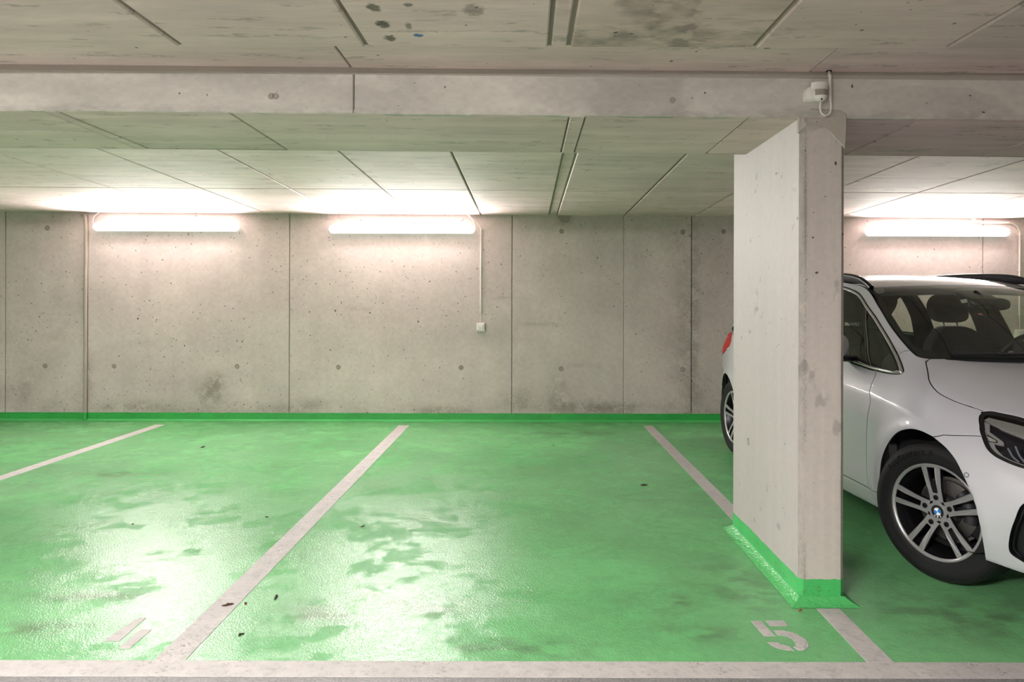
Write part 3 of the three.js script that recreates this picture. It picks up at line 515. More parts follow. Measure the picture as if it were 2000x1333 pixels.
// ---------------------------------------------------------------- car: the body surface
// Car axes: x forward from the front axle, s outwards to the car's right, z up. Guide lines [u, x, s, z] run along the body from tail to nose.
const GUIDES = [
  [[-3.72, -3.46, 0, .26], [-3.6, -3.43, .4, .25], [-3.4, -3.3, .54, .23], [-3.1, -3.1, .64, .21], [-2.67, -2.67, .74, .19], [-2, -2, .76, .18], [-1, -1, .77, .18], [-.3, -.3, .77, .185], [.25, .25, .76, .185], [.45, .45, .62, .17], [.62, .62, .48, .165], [.78, .75, .25, .17], [.9, .79, 0, .175]],
  [[-3.72, -3.49, 0, .30], [-3.6, -3.46, .44, .29], [-3.4, -3.33, .58, .27], [-3.1, -3.1, .69, .24], [-2.67, -2.67, .785, .22], [-2, -2, .835, .215], [-1, -1, .835, .215], [-.3, -.3, .838, .215], [.25, .25, .825, .21], [.36, .36, .775, .203], [.45, .45, .70, .187], [.62, .62, .55, .18], [.78, .77, .28, .18], [.9, .82, 0, .185]],
  [[-3.72, -3.52, 0, .42], [-3.6, -3.48, .47, .42], [-3.4, -3.34, .60, .40], [-3.1, -3.1, .725, .36], [-2.67, -2.67, .812, .31], [-2, -2, .868, .30], [-1, -1, .867, .30], [-.3, -.3, .866, .30], [.25, .25, .855, .30], [.45, .45, .755, .29], [.62, .64, .60, .285], [.78, .80, .31, .28], [.9, .845, 0, .285]],
  [[-3.72, -3.54, 0, .58], [-3.6, -3.49, .47, .58], [-3.4, -3.35, .60, .58], [-3.1, -3.1, .725, .58], [-2.67, -2.67, .836, .57], [-2, -2, .896, .56], [-1, -1, .896, .56], [-.3, -.3, .892, .55], [.05, .05, .885, .53], [.25, .25, .868, .49], [.45, .45, .795, .43], [.62, .65, .64, .43], [.78, .82, .33, .44], [.9, .865, 0, .45]],
  [[-3.72, -3.52, 0, .86], [-3.6, -3.46, .45, .88], [-3.4, -3.31, .59, .90], [-3.1, -3.1, .715, .915], [-2.67, -2.67, .83, .915], [-2, -2, .888, .90], [-1.5, -1.5, .89, .885], [-1, -1, .889, .868], [-.65, -.65, .888, .852], [-.3, -.3, .881, .82], [0, 0, .868, .765], [.25, .25, .843, .685], [.45, .45, .775, .61], [.62, .64, .63, .585], [.78, .80, .33, .585], [.9, .845, 0, .59]],
  [[-3.72, -3.47, 0, .99], [-3.6, -3.41, .42, 1.0], [-3.4, -3.26, .56, 1.015], [-3.1, -3.07, .68, 1.02], [-2.67, -2.67, .795, 1.015], [-2, -2, .842, 1.0], [-1.5, -1.5, .842, .99], [-1, -1, .838, .98], [-.65, -.65, .826, .968], [-.3, -.3, .803, .945], [-.1, -.1, .806, .885], [.08, .08, .80, .82], [.25, .25, .756, .775], [.45, .45, .67, .71], [.62, .61, .54, .69], [.78, .76, .28, .675], [.9, .81, 0, .68]],
  [[-3.72, -3.30, 0, 1.2], [-3.6, -3.25, .36, 1.2], [-3.4, -3.13, .50, 1.21], [-3.1, -2.95, .61, 1.22], [-2.67, -2.6, .70, 1.23], [-2, -2, .742, 1.24], [-1.5, -1.5, .745, 1.225], [-1, -1, .725, 1.19], [-.65, -.65, .738, 1.085], [-.3, -.3, .748, .992], [-.1, -.1, .745, .925], [.08, .08, .735, .862], [.25, .25, .694, .815], [.45, .45, .60, .755], [.62, .59, .47, .735], [.78, .73, .25, .725], [.9, .78, 0, .725]],
  [[-3.72, -3.04, 0, 1.45], [-3.6, -3.03, .28, 1.445], [-3.4, -2.99, .43, 1.43], [-3.1, -2.85, .52, 1.43], [-2.67, -2.55, .55, 1.455], [-2, -2, .565, 1.485], [-1.5, -1.5, .57, 1.482], [-1.2, -1.2, .565, 1.457], [-.99, -.99, .56, 1.416], [-.774, -.774, .606, 1.298], [-.607, -.607, .643, 1.198], [-.46, -.46, .667, 1.118], [-.3, -.3, .682, 1.04], [-.1, -.1, .65, .965], [.08, .08, .62, .905], [.25, .25, .59, .855], [.45, .45, .51, .79], [.62, .57, .40, .77], [.78, .70, .21, .758], [.9, .75, 0, .755]],
  [[-.5, -.5, .36, 1.10], [-.25, -.25, .35, 1.062], [-.1, -.1, .34, 1.012], [.08, .08, .33, .96], [.25, .25, .32, .905], [.45, .45, .285, .84], [.62, .56, .22, .80], [.78, .68, .12, .776], [.9, .73, 0, .77]],
  [[-.5, -.5, 0, 1.12], [-.25, -.25, 0, 1.075], [-.1, -.1, 0, 1.025], [.08, .08, 0, .97], [.25, .25, 0, .92], [.45, .45, 0, .855], [.62, .56, 0, .81], [.78, .67, 0, .785], [.9, .72, 0, .78]],
];
function hermite(keys, u, out) {                        // non-uniform Catmull-Rom through the keys
  let i = 0; while (i < keys.length - 2 && u > keys[i + 1][0]) i++;
  const a = keys[Math.max(0, i - 1)], b = keys[i], c = keys[i + 1], d = keys[Math.min(keys.length - 1, i + 2)], h = c[0] - b[0], t = (u - b[0]) / h;
  const t2 = t * t, t3 = t2 * t, h00 = 2 * t3 - 3 * t2 + 1, h10 = t3 - 2 * t2 + t, h01 = -2 * t3 + 3 * t2, h11 = t3 - t2;
  for (let k = 1; k < b.length; k++) {
    const s = (c[k] - b[k]) / h, s0 = b === a ? s : (b[k] - a[k]) / (b[0] - a[0]), s1 = d === c ? s : (d[k] - c[k]) / (d[0] - c[0]);
    const m0 = b === a ? s : (s0 * h + s * (b[0] - a[0])) / (h + b[0] - a[0]), m1 = d === c ? s : (s1 * h + s * (d[0] - c[0])) / (h + d[0] - c[0]);
    out[k - 1] = h00 * b[k] + h10 * h * m0 + h01 * c[k] + h11 * h * m1;
  }
  return out;
}
const _g = Array.from({ length: 10 }, () => [0, 0, 0]);
function bodyPoint(u, v, out = [0, 0, 0]) {
  v = clamp(v, 0, u > -0.5 ? 9 : 7);
  const last = u > -0.5 ? 9 : 7, i = Math.min(Math.floor(v), last - 1), t = v - i;
  const at = k => hermite(GUIDES[k], u, _g[k]);
  const p1 = at(i), p2 = at(i + 1), p0 = i > 0 ? at(i - 1) : null, p3 = i + 2 <= last ? at(i + 2) : null;
  const len = (a, b) => Math.hypot(a[0] - b[0], a[1] - b[1], a[2] - b[2]) + 1e-6;
  const h = len(p1, p2), l0 = p0 ? len(p0, p1) : 1, l1 = p3 ? len(p2, p3) : 1;
  const crease = k => k === 4 ? 0.55 * smooth(0.25, -0.1, u) * smooth(-3.2, -2.9, u) : k === 7 ? (u < -0.3 ? 0.6 : 0.6 * smooth(-0.05, -0.3, u)) : k === 2 ? 0.5 : k === 1 ? 0.7 : 0;
  const c1 = crease(i), c2 = crease(i + 1), t2 = t * t, t3 = t2 * t;
  for (let k = 0; k < 3; k++) {
    const s = (p2[k] - p1[k]) / h, s0 = p0 ? (p1[k] - p0[k]) / l0 : s;
    let s1 = p3 ? (p3[k] - p2[k]) / l1 : s;
    if (last === 9 && i === 8) s1 = k === 1 ? s : -s * 0 ;
    let m0 = p0 ? (s0 * h + s * l0) / (h + l0) : s, m1 = p3 ? (s1 * h + s * l1) / (h + l1) : s1;
    m0 = lerp(m0, s, c1); m1 = lerp(m1, s, c2);
    out[k] = (2 * t3 - 3 * t2 + 1) * p1[k] + (t3 - 2 * t2 + t) * h * m0 + (-2 * t3 + 3 * t2) * p2[k] + (t3 - t2) * h * m1;
  }
  for (const ax of [0, -2.67]) {                            // flared wheel arches
    const r = Math.hypot(out[0] - ax, out[2] - 0.33);
    if (r < 0.6 && v < 5) out[1] += 0.012 * Math.exp(-(((r - 0.375) / 0.04) ** 2)) * smooth(5, 4, v) * smooth(1, 2.2, v);
  }
  return out;
}
// windscreen and roof: edge curve and centre curve, t 0..1 glass, 1..2 roof; w 0 at the edge, 1 at the centre
const EDGE = [[0, -.29, .68, 1.036], [.22, -.46, .667, 1.118], [.44, -.607, .643, 1.198], [.69, -.774, .606, 1.298], [1, -.985, .558, 1.415], [1.15, -1.2, .562, 1.459], [1.35, -1.5, .568, 1.484], [1.65, -2, .563, 1.487], [1.88, -2.55, .548, 1.457], [2, -3.0, .47, 1.425]];
const CENTRE = [[0, -.06, 0, 1.035], [.5, -.48, 0, 1.25], [1, -.92, 0, 1.432], [1.15, -1.15, 0, 1.482], [1.35, -1.5, 0, 1.516], [1.65, -2.05, 0, 1.522], [1.88, -2.6, 0, 1.485], [2, -3.06, 0, 1.44]];
const _e = [0, 0, 0], _c = [0, 0, 0];
function topPoint(t, w, out = [0, 0, 0]) {
  hermite(EDGE, t, _e); hermite(CENTRE, t, _c); const q = 1 - Math.abs(1 - w) ** 2.1;
  out[0] = lerp(_e[0], _c[0], q); out[1] = _e[1] * (1 - w); out[2] = lerp(_e[2], _c[2], q); return out;
}
const fnBody = bodyPoint;
function vAt(u, z) { let a = 0.01, b = 6.9; for (let i = 0; i < 40; i++) { const m = (a + b) / 2; if (bodyPoint(u, m)[2] < z) a = m; else b = m; } return (a + b) / 2; }
const toLocal = p => [-p[1], p[2], p[0]];
function frame(fn, u, v) {                               // point and outward normal, car axes
  const e = 2e-3, P = toLocal(fn(u, v, [0, 0, 0]));
  const a = toLocal(fn(u + e, v, [0, 0, 0])), b = toLocal(fn(u - e, v, [0, 0, 0])), c = toLocal(fn(u, v + e * 4, [0, 0, 0])), d = toLocal(fn(u, v - e * 4, [0, 0, 0]));
  const x = [a[0] - b[0], a[1] - b[1], a[2] - b[2]], y = [c[0] - d[0], c[1] - d[1], c[2] - d[2]];
  let n = [x[1] * y[2] - x[2] * y[1], x[2] * y[0] - x[0] * y[2], x[0] * y[1] - x[1] * y[0]]; const l = (Math.hypot(...n) || 1) * (fn === topPoint ? -1 : 1); n = n.map(q => q / l);
  return { P, n, lu: Math.hypot(...x) / (2 * e), lv: Math.hypot(...y) / (8 * e) };
}
function curve(pts, sub = 5) {                           // smooth curve through points
  if (pts.length < 3) return pts;
  const out = [], n = pts.length, g = k => pts[clamp(k, 0, n - 1)];
  for (let i = 0; i < n - 1; i++) for (let s = 0; s < sub; s++) {
    const t = s / sub, a = g(i - 1), b = g(i), c = g(i + 1), d = g(i + 2), q = [];
    for (let k = 0; k < 2; k++) q.push(0.5 * (2 * b[k] + (c[k] - a[k]) * t + (2 * a[k] - 5 * b[k] + 4 * c[k] - d[k]) * t * t + (3 * b[k] - a[k] - 3 * c[k] + d[k]) * t ** 3));
    out.push(q);
  }
  out.push(pts[n - 1]); return out;
}
const rev = a => [...a].reverse();
function tidy(poly) { const out = []; for (const p of poly) { const q = out[out.length - 1]; if (!q || Math.hypot(p[0] - q[0], (p[1] - q[1]) * 0.15) > 1.5e-3) out.push(p); } const a = out[0], b = out[out.length - 1]; if (Math.hypot(a[0] - b[0], (a[1] - b[1]) * 0.15) < 1.5e-3) out.pop(); return out; }
function dense(poly, du, dv) { const out = []; poly.forEach((p, i) => { const q = poly[(i + 1) % poly.length], n = Math.max(1, Math.ceil(Math.max(Math.abs(q[0] - p[0]) / du, Math.abs(q[1] - p[1]) / dv))); for (let k = 0; k < n; k++) out.push([lerp(p[0], q[0], k / n), lerp(p[1], q[1], k / n)]); }); return out; }
function clipCell(poly, x0, y0, x1, y1) {
  for (const [ax, val, sg] of [[0, x0, 1], [0, x1, -1], [1, y0, 1], [1, y1, -1]]) {
    const out = []; const inn = p => (p[ax] - val) * sg >= 0;
    for (let i = 0; i < poly.length; i++) { const a = poly[i], b = poly[(i + 1) % poly.length], ia = inn(a), ib = inn(b); if (ia) out.push(a); if (ia !== ib) { const t = (val - a[ax]) / (b[ax] - a[ax]); out.push([lerp(a[0], b[0], t), lerp(a[1], b[1], t)]); } }
    poly = out; if (poly.length < 3) return [];
  }
  return poly;
}
function inside(poly, x, y) { let c = false; for (let i = 0, j = poly.length - 1; i < poly.length; j = i++) { const a = poly[i], b = poly[j]; if (a[1] > y !== b[1] > y && x < (b[0] - a[0]) * (y - a[1]) / (b[1] - a[1]) + a[0]) c = !c; } return c; }
// A sheet panel cut out of a surface fn(u, v). gap: metres taken off every edge; lift: metres outwards; skirt: folded edge depth.

function panel(outline, { fn = fnBody, du = 0.03, dv = 0.2, gap = 0.003, lift = 0, skirt = 0.014, mirror = 0, flip = false } = {}) {
  let poly = tidy(dense(outline, du, dv)); if (area(poly) < 0) poly.reverse();
  if (gap) { const F = poly.map(p => frame(fn, p[0], p[1])), lu = F.reduce((s, f) => s + f.lu, 0) / F.length, n = poly.length; poly = poly.map((b, i) => {
    if (mirror === 2 && Math.abs(F[i].P[0]) < 0.004) return b;   // no gap along the middle
    const a = poly[(i + n - 1) % n], c = poly[(i + 1) % n], lv = F[i].lv, fu = F[i].lu; let ux = (c[0] - a[0]) * fu, uy = (c[1] - a[1]) * lv; const l = Math.hypot(ux, uy) || 1; return [b[0] - uy / l * gap / Math.max(fu, 0.2), b[1] + ux / l * gap / Math.max(lv, 0.02)]; }); }
  const P = [], N = [], U = [], I = [], deep = [], idx = new Map();
  const vert = (u, v) => { const key = Math.round(u * 1e5) + ',' + Math.round(v * 1e5); if (idx.has(key)) return idx.get(key); const f = frame(fn, u, v), k = P.length / 3; P.push(f.P[0] + f.n[0] * lift, f.P[1] + f.n[1] * lift, f.P[2] + f.n[2] * lift); N.push(...f.n); U.push(u, v * 0.2); idx.set(key, k); return k; };
    for (const f of THREE.ShapeUtils.triangulateShape(poly.map(p => new THREE.Vector2(...p)), [])) {
    const T = f.map(k => poly[k]); if (area(T) < 0) T.reverse();
    const tx = T.map(p => p[0]), ty = T.map(p => p[1]);
    for (let i = Math.floor(Math.min(...tx) / du); i < Math.ceil(Math.max(...tx) / du); i++) {
      const col = clipCell(T, i * du, -99, (i + 1) * du, 99); if (col.length < 3) continue;
      const cy = col.map(p => p[1]);
      for (let j = Math.floor(Math.min(...cy) / dv); j < Math.ceil(Math.max(...cy) / dv); j++) {
        const c = tidyCell(clipCell(col, i * du, j * dv, (i + 1) * du, (j + 1) * dv)); if (c.length < 3 || Math.abs(area(c)) < 1e-10) continue;
        for (let q = 1; q + 1 < c.length; q++) I.push(vert(...c[0]), vert(...c[q]), vert(...c[q + 1]));
      }
    }
  }
  if (skirt) { const n = poly.length, base = P.length / 3; poly.forEach((p, i) => { const f = frame(fn, p[0], p[1]), a = poly[(i + n - 1) % n], c = poly[(i + 1) % n], A = fn(a[0], a[1], [0, 0, 0]), C = fn(c[0], c[1], [0, 0, 0]), ta = toLocal([C[0] - A[0], C[1] - A[1], C[2] - A[2]]), o = [ta[1] * f.n[2] - ta[2] * f.n[1], ta[2] * f.n[0] - ta[0] * f.n[2], ta[0] * f.n[1] - ta[1] * f.n[0]], l = (Math.hypot(...o) || 1) * (fn === topPoint ? -1 : 1);
      for (const q of [0, -0.0022, -skirt]) { const h = lift + q, w = q === 0 ? 0 : 0.0012; for (let k = 0; k < 3; k++) P.push(f.P[k] + f.n[k] * h + o[k] / l * w); const m = q === 0 ? f.n : o.map(v => v / l); N.push(...m); U.push(p[0], p[1] * 0.2); } });
    for (let i = 0; i < n; i++) { const j = (i + 1) % n; if (mirror === 2 && Math.abs(fn(...poly[i], [0, 0, 0])[1]) < 0.004 && Math.abs(fn(...poly[j], [0, 0, 0])[1]) < 0.004) continue; for (let r = 0; r < 2; r++) { const a = base + i * 3 + r, b = base + j * 3 + r; (r ? deep : I).push(a, a + 1, b + 1, a, b + 1, b); } } }
  const faces = I.length; I.push(...deep);
  return pack(P, N, U, fn === topPoint ? I.map((_, k) => I[k - k % 3 + 2 - k % 3]) : I, mirror, faces);
}
function tidyCell(c) { const out = []; for (const p of c) { const q = out[out.length - 1]; if (!q || Math.abs(p[0] - q[0]) > 1e-6 || Math.abs(p[1] - q[1]) > 1e-6) out.push(p); } return out; }
function pack(P, N, U, I, mirror = 0, faces = 0) {
  const one = s => { const g = new THREE.BufferGeometry(); g.setAttribute('position', new THREE.Float32BufferAttribute(s < 0 ? P.map((v, i) => i % 3 ? v : -v) : P, 3)); g.setAttribute('normal', new THREE.Float32BufferAttribute(s < 0 ? N.map((v, i) => i % 3 ? v : -v) : N, 3)); g.setAttribute('uv', new THREE.Float32BufferAttribute(U, 2)); g.setIndex(s < 0 ? I.map((_, k) => I[k - k % 3 + 2 - k % 3]) : I); return g; };
  const g = mirror === 2 ? mergeGeometries([one(1), one(-1)]) : one(mirror ? -1 : 1), n = I.length;
  if (faces && faces < n) { for (let q = 0; q < (mirror === 2 ? 2 : 1); q++) { g.addGroup(q * n, faces, 0); g.addGroup(q * n + faces, n - faces, 1); } g.userData.edged = true; }
  return g;
}
const mirrored = g => { const h = g.index ? g.toNonIndexed() : g.clone(); const p = h.attributes.position, n = h.attributes.normal; for (let i = 0; i < p.count; i++) { p.setX(i, -p.getX(i)); n.setX(i, -n.getX(i)); } for (const a of [p, n, h.attributes.uv]) { const A = a.array, s = a.itemSize; for (let t = 0; t < p.count; t += 3) for (let k = 0; k < s; k++) { const q = A[(t + 1) * s + k]; A[(t + 1) * s + k] = A[(t + 2) * s + k]; A[(t + 2) * s + k] = q; } } return h; };
// A strip between two curves on the surface, crowned like a moulding.
function ribbon(A, B, { fn = fnBody, crown = 0.004, lift = 0, closed = false, n = 80, cross = 6, mirror = 0 } = {}) {
  const res = L => { const c = closed ? [...L, L[0]] : L, d = [0]; for (let i = 1; i < c.length; i++) d.push(d[i - 1] + Math.hypot(c[i][0] - c[i - 1][0], 0.13 * (c[i][1] - c[i - 1][1]))); return Array.from({ length: n + 1 }, (_, k) => { const s = k / n * d[d.length - 1]; let i = 1; while (i < d.length - 1 && d[i] < s) i++; const t = (s - d[i - 1]) / (d[i] - d[i - 1] || 1); return [lerp(c[i - 1][0], c[i][0], t), lerp(c[i - 1][1], c[i][1], t)]; }); };
  const a = res(A), b = res(B), P = [], U = [], I = [];
  for (let i = 0; i <= n; i++) for (let j = 0; j <= cross; j++) { const t = j / cross, u = lerp(a[i][0], b[i][0], t), v = lerp(a[i][1], b[i][1], t), f = frame(fn, u, v), h = lift + crown * Math.sqrt(Math.max(0, 1 - (2 * t - 1) ** 2)) - (j === 0 || j === cross ? 0.005 : 0); P.push(...f.P.map((q, k) => q + f.n[k] * h)); U.push(i / n, t); }
  for (let i = 0; i < n; i++) for (let j = 0; j < cross; j++) { const k = i * (cross + 1) + j; I.push(k, k + cross + 1, k + 1, k + 1, k + cross + 1, k + cross + 2); }
  const g = new THREE.BufferGeometry(); g.setAttribute('position', new THREE.Float32BufferAttribute(P, 3)); g.setAttribute('uv', new THREE.Float32BufferAttribute(U, 2)); g.setIndex(I); g.computeVertexNormals();
  const f0 = frame(fn, a[n >> 1][0], a[n >> 1][1]), N = g.attributes.normal, m = (n >> 1) * (cross + 1) + (cross >> 1), dot = N.getX(m) * f0.n[0] + N.getY(m) * f0.n[1] + N.getZ(m) * f0.n[2];
  if (dot < 0) { g.setIndex(I.map((_, k) => I[k - k % 3 + 2 - k % 3])); g.computeVertexNormals(); }
  return mirror ? mirrored(g) : g;
}

// ---------------------------------------------------------------- the car
const paint = phys({ color: new THREE.Color(0xbcbec2), roughness: 0.38, clearcoat: 1, clearcoatRoughness: 0.06 });
const blackTrim = phys({ color: new THREE.Color(0x0d0e10), roughness: 0.28, clearcoat: 0.3 });
const matBlack = std({ color: new THREE.Color(0x111214), roughness: 0.85 });
const satinBlack = std({ color: new THREE.Color(0x15151b), roughness: 0.35 });
const chrome = std({ color: new THREE.Color(0xd8d8d6), metalness: 0.85, roughness: 0.24 });
const glassWS = phys({ color: new THREE.Color(0xe4f0ea), roughness: 0, transmission: 1, thickness: 0, ior: 1.58 });
const glassSide = phys({ color: new THREE.Color(0xe4e7e0), roughness: 0, transmission: 1, thickness: 0, ior: 1.8 });
const lensMat = phys({ color: new THREE.Color(0xf4f6f8), roughness: 0.02, transmission: 1, thickness: 0, ior: 1.45 });
const lining = std({ color: new THREE.Color(0x4a4c4b), roughness: 0.95 });
const darkLining = std({ color: new THREE.Color(0x1c1f20), roughness: 0.9 });
const seatCloth = std({ color: new THREE.Color(0x25272a), roughness: 0.9, bumpMap: grainBump, bumpScale: 0.001 });
const silver = std({ color: new THREE.Color(0xb4b4b2), metalness: 0.6, roughness: 0.35 });

const car = thing('car', 'white compact car with silver double-spoke wheels, backed in behind the concrete post', 'car', [2.7647, 0, -3.3508]);
car.rotation.y = Math.asin(0.0663);
const sub = (name, label) => { const g = new THREE.Group(); const same = car.children.filter(c => c.userData.base === name).length; g.name = same ? `${name}_${String(same).padStart(3, '0')}` : name; g.userData.base = name; if (label) g.userData.label = label; car.add(g); return g; };

// shared lines on the body, as (u, v)
const doorSeam = curve([[-.435, 2.04], [-.428, 2.444], [-.422, 2.755], [-.414, 3.132], [-.401, 3.536], [-.387, 3.846], [-.412, 4.082], [-.425, 4.441], [-.431, 4.683], [-.451, 4.898]], 4);
const sillLine = [[-.345, 2.037], [-.435, 2.04], [-.659, 2.065], [-1.1, 2.06], [-1.56, 2.05], [-2.28, 2.05]];
const cornerLow = curve([[-.451, 4.883], [-.372, 4.903], [-.314, 4.98], [-.28, 5.175], [-.271, 5.365], [-.275, 5.537], [-.293, 5.719], [-.34, 6.03], [-.395, 6.29]], 5);
const winTopFront = curve([[-.395, 6.29], [-.491, 6.541], [-.596, 6.684], [-.738, 6.746], [-.881, 6.746], [-.965, 6.782], [-1.05, 6.83], [-1.183, 6.88]], 4);
const winTop = [...winTopFront, ...curve([[-1.183, 6.88], [-1.6, 6.9], [-2.1, 6.88], [-2.5, 6.78], [-2.75, 6.5], [-2.95, 6.0], [-3.04, 5.6], [-3.03, 5.35], [-2.95, 5.2]], 5)];
const winLow = curve([[-.451, 4.883], [-.501, 4.89], [-.586, 4.954], [-.671, 5.013], [-.744, 5.037], [-1.0, 5.05], [-1.56, 5.05], [-2.3, 5.06], [-2.7, 5.12], [-2.95, 5.2]], 4);
const winLoop = [...cornerLow, ...winTop.slice(1), ...rev(winLow).slice(1, -1)];
const pillarJoint = [[-.395, 6.29], [-.396, 6.456], [-.388, 6.686], [-.374, 6.865], [-.363, 6.97]];
const screenLow = [[-.363, 6.97], [-.31, 6.985], [-.282, 7.029], [-.256, 7.11]];
const hoodLine = curve([[-.256, 7.11], [-.192, 6.581], [-.114, 6.015], [-.031, 5.72], [.062, 5.815], [.135, 5.967], [.21, 6.08]], 6);
const lampLeft = curve([[.21, 6.08], [.2, 5.98], [.208, 5.88], [.213, 5.632], [.231, 5.293], [.258, 4.91], [.289, 4.67]], 5);
const lampLow = curve([[.289, 4.67], [.331, 4.424], [.367, 4.321], [.407, 4.299], [.474, 4.293], [.56, 4.35], [.64, 4.55]], 5);
const lampTop = curve([[.21, 6.08], [.225, 6.234], [.258, 6.353], [.319, 6.6], [.42, 6.75], [.55, 6.6], [.64, 6.1]], 5);
const bumperSeam = curve([[.115, 3.828], [.156, 3.981], [.23, 4.356], [.289, 4.67]], 4);
const archRear = curve([[-.345, 2.037], [-.317, 2.321], [-.283, 2.75], [-.247, 3.02], [-.188, 3.293], [-.123, 3.518], [-.044, 3.686], [.029, 3.778], [.115, 3.828]], 5);
const archFront = curve([[.115, 3.828], [.189, 3.789], [.243, 3.688], [.286, 3.503], [.325, 3.255], [.351, 2.998], [.357, 2.441], [.35, 1.88], [.325, .77], [.315, .4]], 5);
const arch2 = Array.from({ length: 31 }, (_, k) => { const a = lerp(-0.08, Math.PI + 0.12, k / 30), u = -2.67 + 0.372 * Math.cos(a), z = 0.33 + 0.372 * Math.sin(a); return [u, vAt(u, z)]; });
const hoodRear = curve([[-.256, 7.11], [-.219, 7.392], [-.185, 7.81], [-.152, 8.379], [-.14, 9]], 5);
const seamR = [[-1.565, 5.05], [-1.56, 4.0], [-1.56, 2.05]], seamR2 = [[-2.3, 5.06], [-2.24, 4.6], [-2.17, 4.1], [-2.2, 3.4], [-2.27, 2.9], [arch2[0][0] + 0.0, arch2[0][1] + 0.1]];

for (const m of [0, 1]) {
  const P = (n, o, opt = {}, mat = paint) => part(car, n, panel(o, { mirror: m, ...opt }), mat === paint ? [paint, matBlack] : mat);  // folded edges coloured black so the gaps look deep and shaded
  P('fender', [...doorSeam, ...cornerLow.slice(1), ...pillarJoint.slice(1), ...screenLow.slice(1), ...hoodLine.slice(1), ...lampLeft.slice(1), ...rev(bumperSeam).slice(1), ...rev(archRear).slice(1)], { du: 0.015, dv: 0.1 });
  const sil = (a, b) => sillLine.filter(p => p[0] <= a && p[0] >= b);
  P('front_door', [...rev(doorSeam), ...sil(-.44, -1.5).slice(0), ...rev(seamR), ...rev(winLow.filter(p => p[0] > -1.56 && p[0] < -.46))], { du: 0.02, dv: 0.1 });
  P('rear_door', [...seamR, [-2.27, 2.05], ...rev(seamR2).slice(0), ...rev(winLow.filter(p => p[0] > -2.29 && p[0] < -1.57))]);
  P('quarter_panel', [...rev(seamR2).slice(0, -1), ...winLow.filter(p => p[0] < -2.3), [-3.03, 5.35], [-3.05, 5.55], [-3.3, 5.4], [-3.2, 5.02], [-3.0, 5.1], [-2.77, 5.22], [-2.72, 5.0], [-2.66, 4.7], [-2.66, 4.3], [-2.78, 3.94], [-2.95, 3.8], [-3.05, 3.82], [-3.02, 3.5], [-2.975, 3.1], ...arch2.filter((p, k) => k < 24).reverse()].filter((p, i, a) => i === 0 || Math.hypot(p[0] - a[i - 1][0], p[1] - a[i - 1][1]) > 1e-4));
  P('sill', [[-.36, .2], ...sillLine.map(p => [p[0], p[1] - 0.005]), [-2.29, .2]]);
  const backing = (L, w = 0.012) => { const off = sg => L.map((p, i) => { const a = L[Math.max(0, i - 1)], b = L[Math.min(L.length - 1, i + 1)], f = frame(fnBody, p[0], p[1]), ux = (b[0] - a[0]) * f.lu, uy = (b[1] - a[1]) * f.lv, l = Math.hypot(ux, uy) || 1; return [p[0] - sg * uy / l * w / f.lu, p[1] + sg * ux / l * w / f.lv]; }); part(car, 'seam_shade', ribbon(off(1), off(-1), { crown: 0, lift: -0.009, n: 60, cross: 2, mirror: m }), matBlack); };  // black strips set behind the panel gaps to stand for their shade
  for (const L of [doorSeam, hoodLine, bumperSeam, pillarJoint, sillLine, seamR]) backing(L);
  const tailLamp = [[-2.77, 5.22], [-3.0, 5.1], [-3.2, 5.02], [-3.52, 4.95], [-3.52, 4.2], [-3.25, 4.0], [-3.05, 3.82], [-2.95, 3.8], [-2.78, 3.94], [-2.66, 4.3], [-2.66, 4.7], [-2.72, 5.0]];
  const tl = sub('tail_lamp'); tl.userData.label = 'red tail lamp';
  const red = phys({ color: new THREE.Color(0xb0140f), roughness: 0.35, specularIntensity: 0.4 });
  part(tl, 'lens', panel(tailLamp, { mirror: m, lift: 0.004 }), red); part(tl, 'band', ribbon([[-2.8, 4.98], [-3.1, 4.82], [-3.5, 4.7]], [[-2.8, 4.94], [-3.1, 4.77], [-3.5, 4.64]], { mirror: m, lift: 0.0045, crown: 0.002, n: 30 }), std({ color: 0xe08a80, roughness: 0.3 }));
  P('side_frame', [...rev(pillarJoint).map(p => p), ...winTop.slice(1), [-3.03, 5.35], [-3.05, 5.55], [-3.35, 5.45], [-3.5, 6.2], [-3.45, 6.95], [-3.2, 6.99], [-2.6, 6.99], [-2.0, 6.99], [-1.5, 6.99], [-1.0, 6.985], [-.7, 6.985]]);
  P('rear_bumper_side', [[-2.975, 3.1], [-3.02, 3.5], [-3.05, 3.82], [-3.25, 4.0], [-3.4, 4.0], [-3.4, .1], ...arch2.slice(27).reverse().map(p => p), ...arch2.slice(24, 27).reverse()]);

  // glazing and its bright surround
  const inner = (L, d) => { const cx = L; const c = L.length; return cx.map((p, i) => { const a = L[(i + c - 1) % c], b = L[(i + 1) % c], f = frame(fnBody, p[0], p[1]); const ux = (b[0] - a[0]) * f.lu, uy = (b[1] - a[1]) * f.lv, l = Math.hypot(ux, uy) || 1; return [p[0] - uy / l * d / f.lu, p[1] + ux / l * d / f.lv]; }); };
  const loop = area(winLoop) < 0 ? rev(winLoop) : winLoop, rim1 = inner(loop, 0.004), rim2 = inner(loop, 0.025), rim3 = inner(loop, 0.034);
  part(car, 'window_trim', ribbon(rim1, rim2, { closed: true, n: 260, crown: 0.006, lift: 0.001, mirror: m }), chrome, 'bright window surround');
  part(car, 'window_seal', ribbon(rim2, rim3, { closed: true, n: 260, crown: 0.001, lift: 0, mirror: m }), matBlack);
  const glassArea = rim3, cut = (a, b) => tidyCell(clipCell(glassArea, a, -9, b, 99));
  // slanted divider between quarter light and door glass
  const div = (v, o) => [(v < 6.07 ? lerp(-.530, -.702, (v - 5.1) / 0.97) : lerp(-.702, -.852, (v - 6.07) / 0.5)) + o, v];
